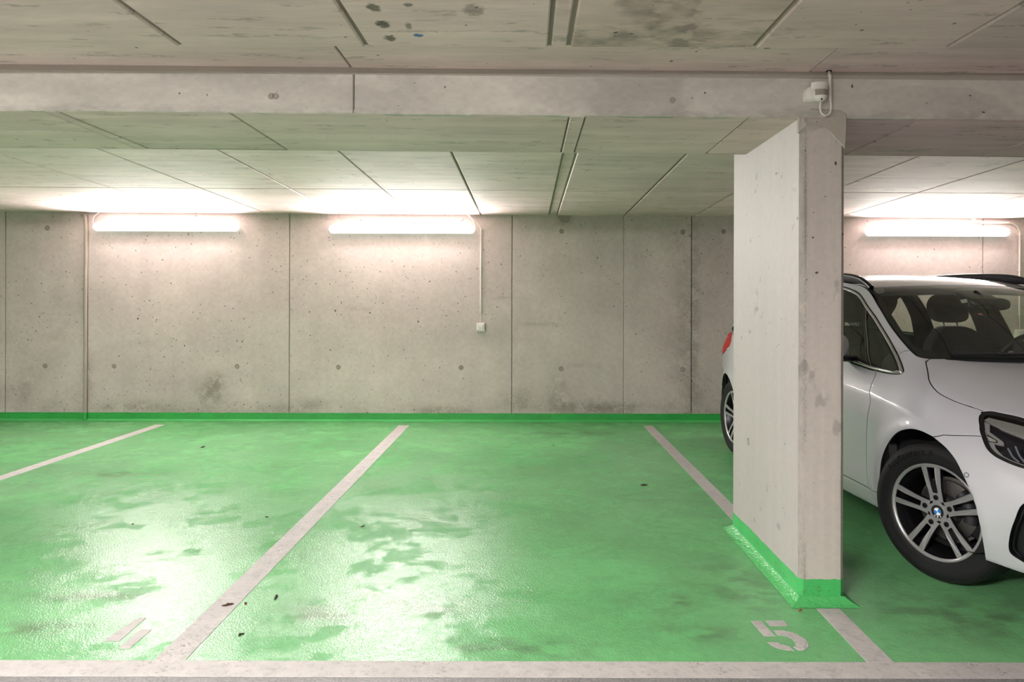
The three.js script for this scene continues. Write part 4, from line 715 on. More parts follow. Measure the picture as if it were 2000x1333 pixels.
  const half = (L, keepFront) => { const out = [], f = p => (p[0] - div(p[1], 0)[0]) * (keepFront ? 1 : -1); for (let i = 0; i < L.length; i++) { const a = L[i], b = L[(i + 1) % L.length], fa = f(a), fb = f(b); if (fa >= 0) out.push(a); if (fa >= 0 !== fb >= 0) { const t = fa / (fa - fb); out.push([lerp(a[0], b[0], t), lerp(a[1], b[1], t)]); } } return tidyCell(out); };
  const gl = (n, o, l) => part(car, n, panel(o, { mirror: m, gap: 0.001, lift: -0.006, skirt: 0 }), glassSide, l);
  gl('quarter_light', half(cut(-1.2, 0), true), 'front quarter light'); gl('door_glass', half(cut(-1.5, 0), false));
  gl('door_glass', cut(-2.32, -1.66)); gl('rear_quarter_glass', cut(-3.1, -2.44));
  const vv = Array.from({ length: 12 }, (_, k) => lerp(4.98, 6.68, k / 11));
  part(car, 'window_divider', ribbon(vv.map(v => div(v, -0.018)), vv.map(v => div(v, 0.014)), { crown: 0.004, lift: -0.001, n: 30, mirror: m }), blackTrim);
  part(car, 'divider_bead', ribbon(vv.map(v => div(v, 0.012)), vv.map(v => div(v, 0.018)), { crown: 0.003, lift: 0.0015, n: 30, mirror: m }), chrome);
  for (const [a, b] of [[-1.66, -1.49], [-2.45, -2.31]]) part(car, 'window_pillar', panel(cut(a, b), { mirror: m, gap: 0.001, lift: 0.001 }), blackTrim);
  // inside of the body side, dark, set in from the skin
  const lin = (n, o, mat = darkLining, lift = -0.03) => part(car, n, panel(o, { mirror: m, gap: 0, lift, skirt: 0, du: 0.06, dv: 0.3 }), mat);
  lin('pillar_lining', [[-.3, 6.1], [-.36, 6.3], [-.5, 6.46], ...winTop.filter(p => p[0] < -.5).map(p => [p[0], p[1] - 0.07]), [-3.2, 5.2], [-3.3, 6.9], [-2.6, 6.97], [-1.5, 6.97], [-.8, 6.95], [-.3, 6.93]]);
  lin('door_lining', [[-.25, 2.2], [-.25, 5.02], [-.45, 5.0], [-1.56, 5.1], [-2.4, 5.12], [-2.75, 5.25], [-3.2, 5.3], [-3.2, 3.9], [-2.2, 3.9], [-2.2, 2.2]], matBlack);
  lin('pillar_lining', [[-1.40, 5.0], [-1.47, 6.9], [-1.75, 6.9], [-1.78, 5.0]], darkLining, -0.035);
  lin('pillar_lining', [[-2.30, 5.0], [-2.32, 6.9], [-2.5, 6.9], [-2.54, 5.0]], darkLining, -0.035);
  lin('pillar_lining', [[-2.72, 5.0], [-2.78, 5.4], [-2.78, 6.0], [-2.6, 6.5], [-2.5, 6.9], [-3.2, 6.9], [-3.2, 5.1]], darkLining, -0.035);
  lin('inner_bumper', [[.3, .4], [.36, 2.4], [.33, 3.2], [.27, 3.6], [.3, 4.2], [.5, 4.2], [.7, 3.9], [.7, .4]], matBlack, -0.05);
  // roof rail on feet
  const rp = [[-.955, .548, 1.42], [-1.0, .55, 1.446], [-1.06, .551, 1.474], [-1.13, .552, 1.492], [-1.25, .553, 1.508], [-1.6, .555, 1.523], [-2.1, .553, 1.52], [-2.6, .54, 1.49], [-2.85, .53, 1.458], [-2.93, .525, 1.43]].map(p => new THREE.Vector3(-p[1], p[2], p[0]));
  const rc = new THREE.CatmullRomCurve3(rp, false, 'centripetal'), rg = new THREE.TubeGeometry(rc, 60, 0.0155, 12), rq = rg.attributes.position;
  for (let i = 0; i <= 60; i++) { const c = rc.getPointAt(i / 60), k = 1 + 2.2 * smooth(0, 8, Math.min(i, 60 - i)); for (let j = 0; j <= 12; j++) { const n = i * 13 + j, dy = rq.getY(n) - c.y; rq.setY(n, c.y - 0.003 + (dy < 0 ? dy * k : dy)); } }
  rg.computeVertexNormals(); part(car, 'roof_rail', m ? mirrored(rg) : rg, satinBlack, 'black roof rail');
  // door handle
  const hd = bodyPoint(-1.38, 4.35), hg = rbox(0.026, 0.03, 0.2, 0.011, -hd[1] - 0.022, hd[2] - 0.02, hd[0]); part(car, 'door_handle', m ? mirrored(hg) : hg, paint);
  // mirror: housing, dark base, glass
  const mir = sub('wing_mirror');
  const mb = new THREE.SphereGeometry(1, 36, 24); { const p = mb.attributes.position; for (let i = 0; i < p.count; i++) { let x = p.getX(i), y = p.getY(i), z = p.getZ(i); const pw = (q, e) => Math.sign(q) * Math.abs(q) ** e; x = pw(x, 0.75); y = pw(y, 0.8); z = z < 0 ? Math.max(z, -0.55) : z; p.setXYZ(i, -0.962 + x * 0.112 + 0.02 * z, 1.072 + y * (0.078 - 0.012 * x * -1), -0.735 + z * 0.1 + 0.02 * x); } mb.computeVertexNormals(); }
  part(mir, 'housing', m ? mirrored(mb) : mb, paint);
  const foot = rbox(0.15, 0.034, 0.09, 0.012, -0.875, 0.997, -0.70); part(mir, 'base', m ? mirrored(foot) : foot, blackTrim);
  const mg = slab(circle(0, 0, 1, 28).map(p => [p[0] * 0.1, p[1] * 0.066]), (x, y, t) => new THREE.Vector3(-0.945 + x, 1.072 + y, -0.792 + t), 0.004, 0.001); part(mir, 'mirror_glass', m ? mirrored(mg) : mg, std({ color: 0xcfd4d6, metalness: 1, roughness: 0.03, side: THREE.DoubleSide }));
  // wheel arch liners
  for (const [ax, r, s0, s1] of [[0, 0.41, 0.35, 0.885], [-2.67, 0.40, 0.4, 0.80]]) { const g = new THREE.CylinderGeometry(r, r, s1 - s0, 40, 1, true, -Math.PI * 0.06, Math.PI * 1.12); g.rotateX(Math.PI / 2); g.rotateY(Math.PI / 2); g.rotateX(Math.PI); const q = g.attributes.position; for (let i = 0; i < q.count; i++) { const z = 0.335 + Math.abs(q.getY(i)) * (q.getY(i) >= -0.02 ? 1 : -0.4), x = ax + q.getZ(i), out = q.getX(i) < 0, lim = bodyPoint(x, vAt(x, z))[1] - 0.022; q.setXYZ(i, out ? -Math.min(s1, lim) : -s0, z, x); } g.computeVertexNormals(); part(car, 'arch_liner', m ? mirrored(g) : g, std({ color: 0x0c0d0e, roughness: 0.95, side: THREE.DoubleSide })); const w = slab(circle(0, 0, r, 32), (x, y, t) => new THREE.Vector3(-s0 + t, Math.max(0.335 + y, 0.2), ax + x), 0.01, 0); part(car, 'arch_wall', m ? mirrored(w) : w, matBlack); }

  // head lamp: recessed housing, bright frame, light guides, projector, clear lens
  const hl = sub('head_lamp');
  const lampOutline = [...lampLeft, ...lampLow.slice(1), ...rev(lampTop).slice(1, -1)];
  const H = (n, o, mat, lift, l) => part(hl, n, panel(o, { mirror: m, gap: 0, lift, skirt: 0.01, du: 0.02, dv: 0.12 }), mat, l);
  const housing = std({ color: new THREE.Color(0x15161a), roughness: 0.3 });
  H('housing', lampOutline, housing, -0.05);
  part(hl, 'rim', ribbon([...lampOutline, lampOutline[0]], (() => { const L = area(lampOutline) < 0 ? lampOutline : lampOutline; const c = L.length; const sg = area(lampOutline) < 0 ? -1 : 1; const r = L.map((p, i) => { const a = L[(i + c - 1) % c], b = L[(i + 1) % c], f = frame(fnBody, p[0], p[1]), ux = (b[0] - a[0]) * f.lu, uy = (b[1] - a[1]) * f.lv, l = Math.hypot(ux, uy) || 1; return [p[0] - sg * uy / l * 0.015 / f.lu, p[1] + sg * ux / l * 0.015 / f.lv]; }); return [...r, r[0]]; })(), { n: 140, crown: -0.004, lift: -0.004, mirror: m }), blackTrim, 'black lamp rim');
  H('brow', [[.234, 5.6], [.236, 5.9], [.282, 6.06], [.345, 6.25], [.45, 6.3], [.45, 5.75], [.381, 5.705], [.342, 5.592], [.296, 5.549], [.255, 5.549]], std({ color: 0x86867f, roughness: 0.5, metalness: 0.2, bumpMap: grainBump, bumpScale: 0.002 }), -0.012, 'ribbed grey lamp brow');
  H('frame', [[.238, 5.5], [.261, 5.478], [.288, 4.993], [.353, 4.889], [.363, 4.798], [.334, 4.69], [.353, 4.574], [.391, 4.46], [.424, 4.445], [.468, 4.45], [.55, 4.5], [.55, 4.44], [.468, 4.37], [.432, 4.36], [.387, 4.365], [.346, 4.459], [.304, 4.699], [.274, 4.929]], silver, -0.016, 'silver lamp frame');
  H('reflector_surround', [[.287, 4.871], [.335, 4.833], [.341, 4.766], [.317, 4.662]], matBlack, -0.0145);
  H('reflector', [[.296, 4.805], [.333, 4.803], [.335, 4.773], [.316, 4.69]], std({ color: 0x9a988c, roughness: 0.4 }), -0.013);
  H('bright_bar', [[.29, 5.585], [.303, 5.70], [.38, 5.705], [.47, 5.66], [.47, 5.53], [.389, 5.547], [.305, 5.466]], chrome, -0.014);
  const guide = std({ color: 0x9aa0aa, roughness: 0.15, metalness: 0.5 });
  for (const L of [[[.378, 4.792], [.393, 4.713], [.411, 4.609], [.44, 4.511]], [[.389, 4.964], [.408, 4.83], [.428, 4.702], [.455, 4.56]]]) { const g = new THREE.TubeGeometry(new THREE.CatmullRomCurve3(L.map(p => { const f = frame(fnBody, p[0], p[1]); return new THREE.Vector3(...f.P.map((q, k) => q - 0.025 * f.n[k])); })), 20, 0.004, 8); part(hl, 'light_guide', m ? mirrored(g) : g, guide); }
  for (const q of [[.425, 5.1], [.52, 5.0]]) { const f = frame(fnBody, ...q); const s = new THREE.SphereGeometry(0.03, 24, 16).translate(...f.P.map((v, k) => v - 0.052 * f.n[k])); part(hl, 'projector', m ? mirrored(s) : s, phys({ color: 0x0a1020, roughness: 0.03, clearcoat: 1 })); }
  part(hl, 'lens', panel(lampOutline, { mirror: m, gap: 0.001, lift: -0.001, skirt: 0, du: 0.02, dv: 0.12 }), lensMat);
  // lower intake with its dark liner
  const fog = [...curve([[.56, 3.45], [.501, 3.413], [.489, 3.258], [.471, 2.865], [.449, 2.385], [.435, 2], [.435, 1.732], [.461, 1.538], [.56, 1.45]], 5), [.7, 1.55], [.73, 2.4], [.68, 3.3]];
  const fg = sub('air_intake'); part(fg, 'liner', panel(fog, { mirror: m, gap: 0, lift: -0.035, skirt: 0 }), matBlack);
  part(fg, 'wall', ribbon([...fog, fog[0]], (() => { const c = [.58, 2.4]; const L = [...fog, fog[0]]; return L.map(p => [lerp(p[0], c[0], 0.12), lerp(p[1], c[1], 0.12)]); })(), { n: 120, crown: -0.02, lift: -0.004, mirror: m }), blackTrim);
  part(fg, 'blade', panel([[.49, 1.75], [.475, 2.1], [.49, 2.5], [.53, 2.6], [.505, 2.1], [.53, 1.75]], { mirror: m, gap: 0, lift: -0.012, skirt: 0.01 }), satinBlack);
  P('bumper_side', [...bumperSeam, ...lampLow.slice(1), [.68, 4.2], [.72, 3.8], [.68, 3.3], [.56, 3.45], ...curve([[.501, 3.413], [.489, 3.258], [.471, 2.865], [.449, 2.385], [.435, 2], [.435, 1.732], [.461, 1.538]], 5), [.56, 1.45], [.6, .05], [.45, .05], [.315, .05], ...rev(archFront).slice(0, -1)], { skirt: 0.018 });
  const sr = frame(fnBody, .311, 3.496), ring = new THREE.TorusGeometry(0.0095, 0.0012, 6, 20).applyQuaternion(new THREE.Quaternion().setFromUnitVectors(new THREE.Vector3(0, 0, 1), new THREE.Vector3(...sr.n))).translate(...sr.P); part(car, 'parking_sensor', m ? mirrored(ring) : ring, matBlack);
}
// pieces across the middle
const C = (n, o, opt = {}, mat = paint, l) => part(car, n, panel(o, { mirror: 2, gap: 0.003, ...opt }), mat === paint ? [paint, matBlack] : mat, l);  // black edges again paint the shade in the gaps
C('hood', [...rev(hoodLine), ...hoodRear.slice(1), [.895, 9], [.895, 7.1], [.72, 7.1], [.62, 6.6], ...rev(lampTop.filter(p => p[0] < .6))], { gap: 0.0042 });
C('bumper_centre', [[.68, 4.2], [.64, 4.55], [.62, 6.6], [.72, 7.05], [.9, 7.05], [.9, .05], [.6, .05], [.56, 1.45], [.7, 1.55], [.73, 2.4], [.68, 3.3], [.72, 3.8]]);
C('grille', [[.70, 4.1], [.71, 5.4], [.88, 5.6], [.88, 4.0]], { lift: 0.004 }, blackTrim);
for (let k = 0; k < 7; k++) C('grille_bar', [[.715 + k * .023, 4.2], [.715 + k * .023, 5.4], [.722 + k * .023, 5.4], [.722 + k * .023, 4.2]], { lift: 0.012, skirt: 0.008, gap: 0 }, chrome);
C('lower_grille', [[.76, 1.6], [.76, 2.7], [.9, 2.8], [.9, 1.5]], { lift: 0.003 }, matBlack);
C('tailgate', [[-3.25, 4.0], [-3.52, 4.2], [-3.52, 4.95], [-3.3, 5.4], [-3.35, 5.45], [-3.5, 5.5], [-3.72, 5.5], [-3.72, 3.0], [-3.42, 3.0], [-3.4, 4.0]]);
C('rear_bumper', [[-3.4, .1], [-3.4, 3.0], [-3.72, 3.0], [-3.72, .1]]);
part(car, 'rear_window', panel([[-3.4, 5.5], [-3.5, 6.2], [-3.46, 6.85], [-3.72, 6.85], [-3.72, 5.55]], { mirror: 2, gap: 0.001, skirt: 0 }), glassSide);
part(car, 'roof', panel([[1.0, 0.03], [1.002, .3], [1.004, 1], [2, 1], [2, .02], [1.8, .02], [1.4, .02]], { fn: topPoint, mirror: 2, du: 0.025, dv: 0.04, gap: 0.002, lift: 0.001, skirt: 0.02 }), paint);
part(car, 'spoiler', panel([[-3.46, 6.85], [-3.45, 6.98], [-3.72, 6.98], [-3.72, 6.85]], { mirror: 2, gap: 0, lift: 0.004 }), paint);
part(car, 'roof_lining', panel([[0.93, 0.04], [0.93, 1], [1.97, 1], [1.97, 0.04]], { fn: topPoint, mirror: 2, du: 0.08, dv: 0.08, gap: 0, lift: -0.035, skirt: 0 }), lining);
const screen = part(car, 'windscreen', panel([[.0, .006], [.0, 1], [.995, 1], [.995, .006]], { fn: topPoint, mirror: 2, du: 0.05, dv: 0.05, gap: 0.0015, skirt: 0 }), glassWS);
part(car, 'screen_border', panel([[-.01, .0], [-.01, 1], [.075, 1], [.082, .25], [.088, .1], [.14, .042], [.27, .046], [.5, .056], [.75, .057], [.93, .045], [.955, .075], [.965, .2], [.97, 1], [1.0, 1], [1.0, .004], [.8, .002], [.4, .002]], { fn: topPoint, mirror: 2, du: 0.05, dv: 0.04, gap: 0, lift: -0.004, skirt: 0.004 }), matBlack, 'black windscreen border');
{ // cowl, wipers, stickers
  const cw = [], cols = 24, P = [], I = [];
  for (let i = 0; i <= cols; i++) { const k = i / cols, a = topPoint(-0.005, k), hr = hoodRear[Math.round(k * (hoodRear.length - 1))], b = bodyPoint(hr[0] + 0.025, hr[1]); for (const q of [a, b]) P.push(-q[1], q[2] - 0.014, q[0] + (q === b ? 0 : -0.02)); if (i) { const n = 2 * i; I.push(n - 2, n - 1, n, n, n - 1, n + 1); } }
  const g = new THREE.BufferGeometry(); g.setAttribute('position', new THREE.Float32BufferAttribute(P, 3)); g.setAttribute('uv', new THREE.Float32BufferAttribute(P.filter((_, i) => i % 3 !== 1), 2)); g.setIndex(I); g.computeVertexNormals(); part(car, 'cowl', mergeGeometries([g.toNonIndexed(), mirrored(g)]), std({ color: 0x0c0c10, roughness: 0.6, side: THREE.DoubleSide }));
  const onTop = (t, s, h) => { const e = hermite(EDGE, t, [0, 0, 0]), w = 1 - Math.abs(s) / e[1], p = topPoint(t, w); return new THREE.Vector3(-s, p[2] + h, p[0] + h * 0.4); };
  for (const [s0, s1, t0, t1] of [[.55, -.08, .03, .045], [-.02, -.62, .05, .03]]) {
    const w = sub('wiper');
    part(w, 'blade', new THREE.TubeGeometry(new THREE.CatmullRomCurve3([0, .25, .5, .75, 1].map(k => onTop(lerp(t0, t1, k), lerp(s0, s1, k), 0.012))), 24, 0.0075, 8), satinBlack);
    part(w, 'arm', new THREE.TubeGeometry(new THREE.CatmullRomCurve3([onTop(-.01, s1 + 0.12, 0.02), onTop(lerp(t0, t1, .7), lerp(s0, s1, .75), 0.032), onTop(lerp(t0, t1, .5), lerp(s0, s1, .5), 0.03)]), 16, 0.008, 8), satinBlack);
    part(w, 'pivot', new THREE.CylinderGeometry(0.016, 0.02, 0.03, 14).translate(...onTop(-.015, s1 + 0.12, 0.012).toArray()), satinBlack);
  }
  const st = (o, mat, n, l) => part(car, n, panel(o, { fn: topPoint, gap: 0, lift: -0.0035, skirt: 0.001, du: 0.02, dv: 0.02 }), mat, l);
  st([[.988, .05], [.984, .144], [.932, .115], [.916, .09], [.908, .062], [.92, .032]], std({ color: 0xa8aaa6, roughness: 0.6 }), 'permit_sticker', 'pale oval sticker');
  st([[.972, .07], [.97, .125], [.945, .105], [.935, .075]], std({ color: 0x77797a, roughness: 0.6 }), 'sticker_print');
  st([[.754, .72], [.769, .791], [.72, .762], [.705, .699]], std({ color: 0xe6e6e2, roughness: 0.6 }), 'paper_tag', 'small white tag');
  st(circle(.537, .739, 1, 14).map(p => [.537 + (p[0] - .537) * 0.014, .739 + (p[1] - .739) * 0.02]), std({ color: 0xc23a44, roughness: 0.6 }), 'round_sticker', 'small red sticker');
  st(circle(.537, .739, 1, 10).map(p => [.537 + (p[0] - .537) * 0.007, .739 + (p[1] - .739) * 0.011]), std({ color: 0xe8e2e0, roughness: 0.6 }), 'round_sticker');
}
// floor pan and engine bay block what lies beneath
part(car, 'underbody', rbox(1.36, 0.12, 3.7, 0.03, 0, 0.27, -1.4), matBlack);
part(car, 'engine_cover', rbox(1.0, 0.5, 0.75, 0.06, 0, 0.52, 0.2), matBlack);
part(car, 'bulkhead', rbox(1.5, 0.6, 0.05, 0.02, 0, 0.62, -0.36), matBlack);
// cabin
{
  const dash = []; for (let i = 0; i <= 10; i++) dash.push(i);
  const prof = [[-.2, .97], [-.35, 1.015], [-.52, 1.04], [-.66, 1.025], [-.72, .98], [-.74, .8], [-.7, .6], [-.3, .6]];
  part(car, 'dashboard', slab(prof, (x, y, t) => new THREE.Vector3(0.62 - t, y, x), 1.24, 0.01, { back: true }), std({ color: 0x1a1c1e, roughness: 0.8 }));
  part(car, 'instrument_hood', rbox(0.42, 0.1, 0.22, 0.045, 0.37, 1.055, -0.6, 4), std({ color: 0x1a1c1e, roughness: 0.8 }));
  const wheelG = new THREE.Group(); wheelG.name = 'steering_wheel'; wheelG.userData.base = 'steering_wheel'; car.add(wheelG); wheelG.position.set(0.37, 0.965, -0.84); wheelG.rotation.x = 0.42 + Math.PI / 2 - Math.PI / 2;
  part(wheelG, 'rim', new THREE.TorusGeometry(0.182, 0.0155, 12, 48), std({ color: 0x17181a, roughness: 0.5 }));
  part(wheelG, 'hub', rbox(0.13, 0.1, 0.05, 0.024, 0, -0.005, 0.02, 4), matBlack);
  for (const a of [0, Math.PI, -Math.PI / 2]) { const s = rbox(0.1, 0.035, 0.016, 0.007, 0.115, 0, 0.006); s.rotateZ(a); part(wheelG, 'spoke', s, a === -Math.PI / 2 ? silver : matBlack); }
  part(wheelG, 'column', new THREE.CylinderGeometry(0.035, 0.045, 0.25, 14).rotateX(Math.PI / 2).translate(0, 0, 0.14), matBlack);
  part(wheelG, 'spoke_trim', new THREE.TorusGeometry(0.03, 0.006, 8, 14, 2.2).translate(-0.1, 0.03, -0.012), silver);
  function pad(w, h, d, e, fn) { const g = new THREE.SphereGeometry(1, 40, 28), p = g.attributes.position, pw = (q, k) => Math.sign(q) * Math.abs(q) ** k; for (let i = 0; i < p.count; i++) { const v = fn(pw(p.getX(i), e) * w / 2, pw(p.getY(i), e) * h / 2, pw(p.getZ(i), e) * d / 2); p.setXYZ(i, ...v); } const m = mergeVertices((g.deleteAttribute('normal'), g)); m.computeVertexNormals(); return m; }
  for (const sx of [0.37, -0.37]) {
    const s = sub('seat');
    const lean = (x, y, z) => [sx + x, y, z - 0.30 * (y - 0.55)];
    part(s, 'backrest', pad(0.52, 0.68, 0.17, 0.5, (x, y, z) => { const k = smooth(0.12, 0.34, y); const w = x * (1 - 0.32 * k * k - 0.03 * k); return lean(w, 0.82 + y, -1.33 + z + 0.09 * Math.abs(x * 3.4) ** 3); }), seatCloth);
    part(s, 'backrest_centre', pad(0.29, 0.5, 0.1, 0.55, (x, y, z) => lean(x * (1 - 0.25 * smooth(0.05, 0.25, y)), 0.79 + y, -1.275 + z)), std({ color: 0x2d3036, roughness: 0.85, bumpMap: grainBump, bumpScale: 0.002 }));
    part(s, 'centre_seam', rbox(0.004, 0.4, 0.01, 0.002, 0, 0, 0).rotateX(-0.29).translate(sx, 0.79, -1.29), matBlack);
    part(s, 'headrest', pad(0.275, 0.205, 0.13, 0.6, (x, y, z) => lean(x * (1 - 0.22 * smooth(0, 0.1, y)), 1.285 + y, -1.33 + z)), seatCloth);
    for (const k of [-0.05, 0.05]) part(s, 'headrest_post', bar(new THREE.Vector3(...lean(k, 1.1, -1.33)), new THREE.Vector3(...lean(k, 1.24, -1.33)), 0.0065), chrome);
    part(s, 'cushion', pad(0.5, 0.16, 0.5, 0.5, (x, y, z) => [sx + x, 0.55 + y, -1.12 + z]), seatCloth);
  }
  const bench = sub('rear_seat');
  part(bench, 'cushion', rbox(1.24, 0.16, 0.5, 0.06, 0, 0.52, -2.05, 4), seatCloth);
  part(bench, 'backrest', rbox(1.24, 0.5, 0.14, 0.06, 0, 0, 0, 4).rotateX(-0.35).translate(0, 0.76, -2.36), seatCloth);
  for (const x of [-0.4, 0.4]) part(bench, 'headrest', pad(0.24, 0.12, 0.1, 0.6, (a, b, c) => [x + a, 1.055 + b, -2.46 + c]), seatCloth);
  const rm = sub('rear_view_mirror');
  part(rm, 'housing', pad(0.25, 0.075, 0.05, 0.6, (x, y, z) => [0.015 + x + 0.1 * z, 1.315 + y, -0.70 + z + 0.12 * x]), satinBlack);
  part(rm, 'stem', bar(new THREE.Vector3(0, 1.325, -0.68), new THREE.Vector3(0, 1.39, -0.78), 0.013), satinBlack);
  part(rm, 'sensor_cover', pad(0.2, 0.05, 0.2, 0.55, (x, y, z) => [x * (1 + 0.9 * z), 1.355 + y + 0.42 * -z * 1.0 * 0.95, -0.77 + z]), satinBlack);
  part(car, 'sun_visor', rbox(0.36, 0.012, 0.14, 0.006, 0.36, 0, 0).rotateX(0.25).translate(0, 1.395, -1.0), lining);
  part(car, 'sun_visor', rbox(0.36, 0.012, 0.14, 0.006, -0.36, 0, 0).rotateX(0.25).translate(0, 1.395, -1.0), lining);
  part(car, 'belt', slab([[0, 0], [0.045, 0], [0.045, 0.62], [0, 0.62]], (x, y, t) => new THREE.Vector3(0.655 - 0.12 * (0.62 - y), 0.72 + y, -1.56 + x + t + 0.1 * (0.62 - y)), 0.002, 0, { back: true }), matBlack, 'seat belt');
}
// wheels
const rubber = std({ color: new THREE.Color(0x0b0b0c), roughness: 0.7 }), rimDark = std({ color: new THREE.Color(0x33343a), metalness: 0.85, roughness: 0.32 }), rimFace = std({ color: new THREE.Color(0xb8b8b8), metalness: 0.6, roughness: 0.33 });
const font = await new FontLoader().loadAsync('fonts/droid/droid_sans_bold.typeface.json');
function makeWheel() {                                    // axle along x, outer face towards -x
  const w = new THREE.Group();
  const lathe = (pts, n = 72) => { const g = new THREE.LatheGeometry(pts.map(p => new THREE.Vector2(p[0], p[1])), n); g.rotateZ(Math.PI / 2); return g; };   // y of the profile becomes -x, so positive y faces outwards
  const R = 0.328, T = [[0.226, -0.09], [0.245, -0.098], [0.28, -0.106], [0.305, -0.1], [0.318, -0.088]];
  const tread = []; for (const c of [-0.05, -0.017, 0.017, 0.05]) tread.push([R - 0.001, c - 0.005], [R - 0.009, c - 0.0035], [R - 0.009, c + 0.0035], [R - 0.001, c + 0.005]);
  const prof = [...T, [R - 0.004, -0.078], [R - 0.001, -0.07], ...tread, [R - 0.001, 0.07], [R - 0.004, 0.078], [0.318, 0.088], [0.313, 0.0935], [0.311, 0.0935], [0.305, 0.1], [0.282, 0.1055], [0.272, 0.1045], [0.248, 0.0985], [0.24, 0.0985], [0.234, 0.095], [0.226, 0.09]];
  part(w, 'tyre', toCreasedNormals(lathe(prof, 96), 0.6), rubber, 'black tyre');
  const blocks = []; for (let k = 0; k < 72; k++) for (const s of [-1, 1]) { const b = rbox(0.016, 0.005, 0.0125, 0.0012, s * 0.083, 0, 0, 1); b.rotateZ(s * 0.5 * -1); b.translate(0, R - 0.0065, 0); b.rotateX(k / 72 * Math.PI * 2); blocks.push(b); }
  part(w, 'tread_shoulder', merge(blocks), rubber).userData.kind = 'stuff';
  const txt = []; let ang = -0.98; for (const ch of 'EcoContact 6') { if (ch === ' ') { ang += 0.055; continue; } const g = new TextGeometry(ch, { font, size: 0.027, depth: 0.0012, curveSegments: 3 }); g.computeBoundingBox(); const wd = g.boundingBox.max.x; g.translate(-wd / 2, 0, 0); ang += (wd / 2 + 0.002) / 0.27; g.translate(0, 0.268, 0.1048); g.rotateZ(-ang); g.rotateY(-Math.PI / 2); txt.push(g); ang += (wd / 2 + 0.002) / 0.27; }
  part(w, 'tyre_lettering', merge(txt), std({ color: 0x060606, roughness: 0.5 }));
  part(w, 'barrel', lathe([[0.222, 0.088], [0.2255, 0.086], [0.224, 0.07], [0.205, 0.05], [0.198, 0.0], [0.2, -0.09]], 64), std({ color: 0x3a3b40, metalness: 0.85, roughness: 0.35, side: THREE.DoubleSide }));
  part(w, 'rim_lip', lathe([[0.226, 0.086], [0.2285, 0.0905], [0.2265, 0.0945], [0.218, 0.0925], [0.213, 0.084]], 96), rimFace, 'bright rim lip');
  // five double spokes: each an outline with a slot, face bright, flanks dark
  const sp = new THREE.Shape(); const edge = [[0.03, 0.048], [0.0285, 0.07], [0.0335, 0.12], [0.0435, 0.2], [0.046, 0.2165]];
  sp.moveTo(-0.0345, 0.046); sp.quadraticCurveTo(-0.0305, 0.075, -0.036, 0.12); sp.lineTo(-0.0485, 0.2165); sp.lineTo(-0.0245, 0.2195); sp.lineTo(-0.0205, 0.2195); sp.lineTo(0.0205, 0.2195); sp.lineTo(0.0245, 0.2195); sp.lineTo(0.0485, 0.2165); sp.lineTo(0.036, 0.12); sp.quadraticCurveTo(0.0305, 0.075, 0.0335, 0.046); sp.closePath();
  const slot = new THREE.Path(); slot.moveTo(-0.0135, 0.094); slot.quadraticCurveTo(-0.0135, 0.087, -0.008, 0.087); slot.lineTo(0.008, 0.087); slot.quadraticCurveTo(0.0135, 0.087, 0.0135, 0.094); slot.lineTo(0.0165, 0.165); slot.lineTo(0.0205, 0.21); slot.lineTo(-0.0205, 0.21); slot.lineTo(-0.0165, 0.165); slot.closePath(); sp.holes.push(slot);
  const dish = (g) => { const p = g.attributes.position; for (let i = 0; i < p.count; i++) { const x = p.getX(i), y = p.getY(i), r = Math.hypot(x, y); p.setZ(i, p.getZ(i) + 0.052 + 0.020 * smooth(0.04, 0.2, r) - 0.006 * smooth(0.0, 0.05, 0.06 - r)); } g.computeVertexNormals(); return g; };
  const spokeG = dish(new THREE.ExtrudeGeometry(sp, { depth: 0.012, bevelEnabled: true, bevelThickness: 0.0035, bevelSize: 0.003, bevelSegments: 2, curveSegments: 10, steps: 1 }));
  const hubS = new THREE.Shape(); hubS.absarc(0, 0, 0.064, 0, Math.PI * 2); for (let k = 0; k < 5; k++) { const a = Math.PI / 2 + k / 5 * Math.PI * 2, h = new THREE.Path(); h.absarc(0.055 * Math.cos(a), 0.055 * Math.sin(a), 0.0001, 0, 6.28); }
  const TW = 97 * Math.PI / 180 - Math.PI / 2;
  const place = (g, a) => { g = g.clone(); g.rotateZ(a); g.rotateY(-Math.PI / 2); return g; };
  for (let k = 0; k < 5; k++) part(w, 'spoke', place(spokeG, TW + k * Math.PI * 0.4), [rimFace, rimDark]);
  const ph = new THREE.Shape(); for (let i = 0; i <= 100; i++) { const a = i / 100 * Math.PI * 2, r = 0.0525 + 0.009 * Math.cos(5 * a); i ? ph.lineTo(r * Math.cos(a), r * Math.sin(a)) : ph.moveTo(r * Math.cos(a), r * Math.sin(a)); }
  const hub = new THREE.ExtrudeGeometry(ph, { depth: 0.02, bevelEnabled: true, bevelThickness: 0.003, bevelSize: 0.003, bevelSegments: 2, curveSegments: 8 }); hub.translate(0, 0, 0.0455); part(w, 'hub', place(hub, TW + Math.PI / 2 + Math.PI / 5 * 0), [rimFace, rimDark]);
  for (let k = 0; k < 5; k++) { const a = TW + Math.PI / 2 + k * Math.PI * 0.4; const well = new THREE.CylinderGeometry(0.0125, 0.0125, 0.004, 20); well.rotateX(Math.PI / 2); well.translate(0.066 * Math.cos(a), 0.066 * Math.sin(a), 0.0715); part(w, 'bolt_well', place(well, 0), matBlack); const bolt = new THREE.CylinderGeometry(0.0078, 0.0085, 0.012, 6); bolt.rotateX(Math.PI / 2); bolt.translate(0.066 * Math.cos(a), 0.066 * Math.sin(a), 0.0735); part(w, 'bolt', place(bolt, 0), rimDark); }
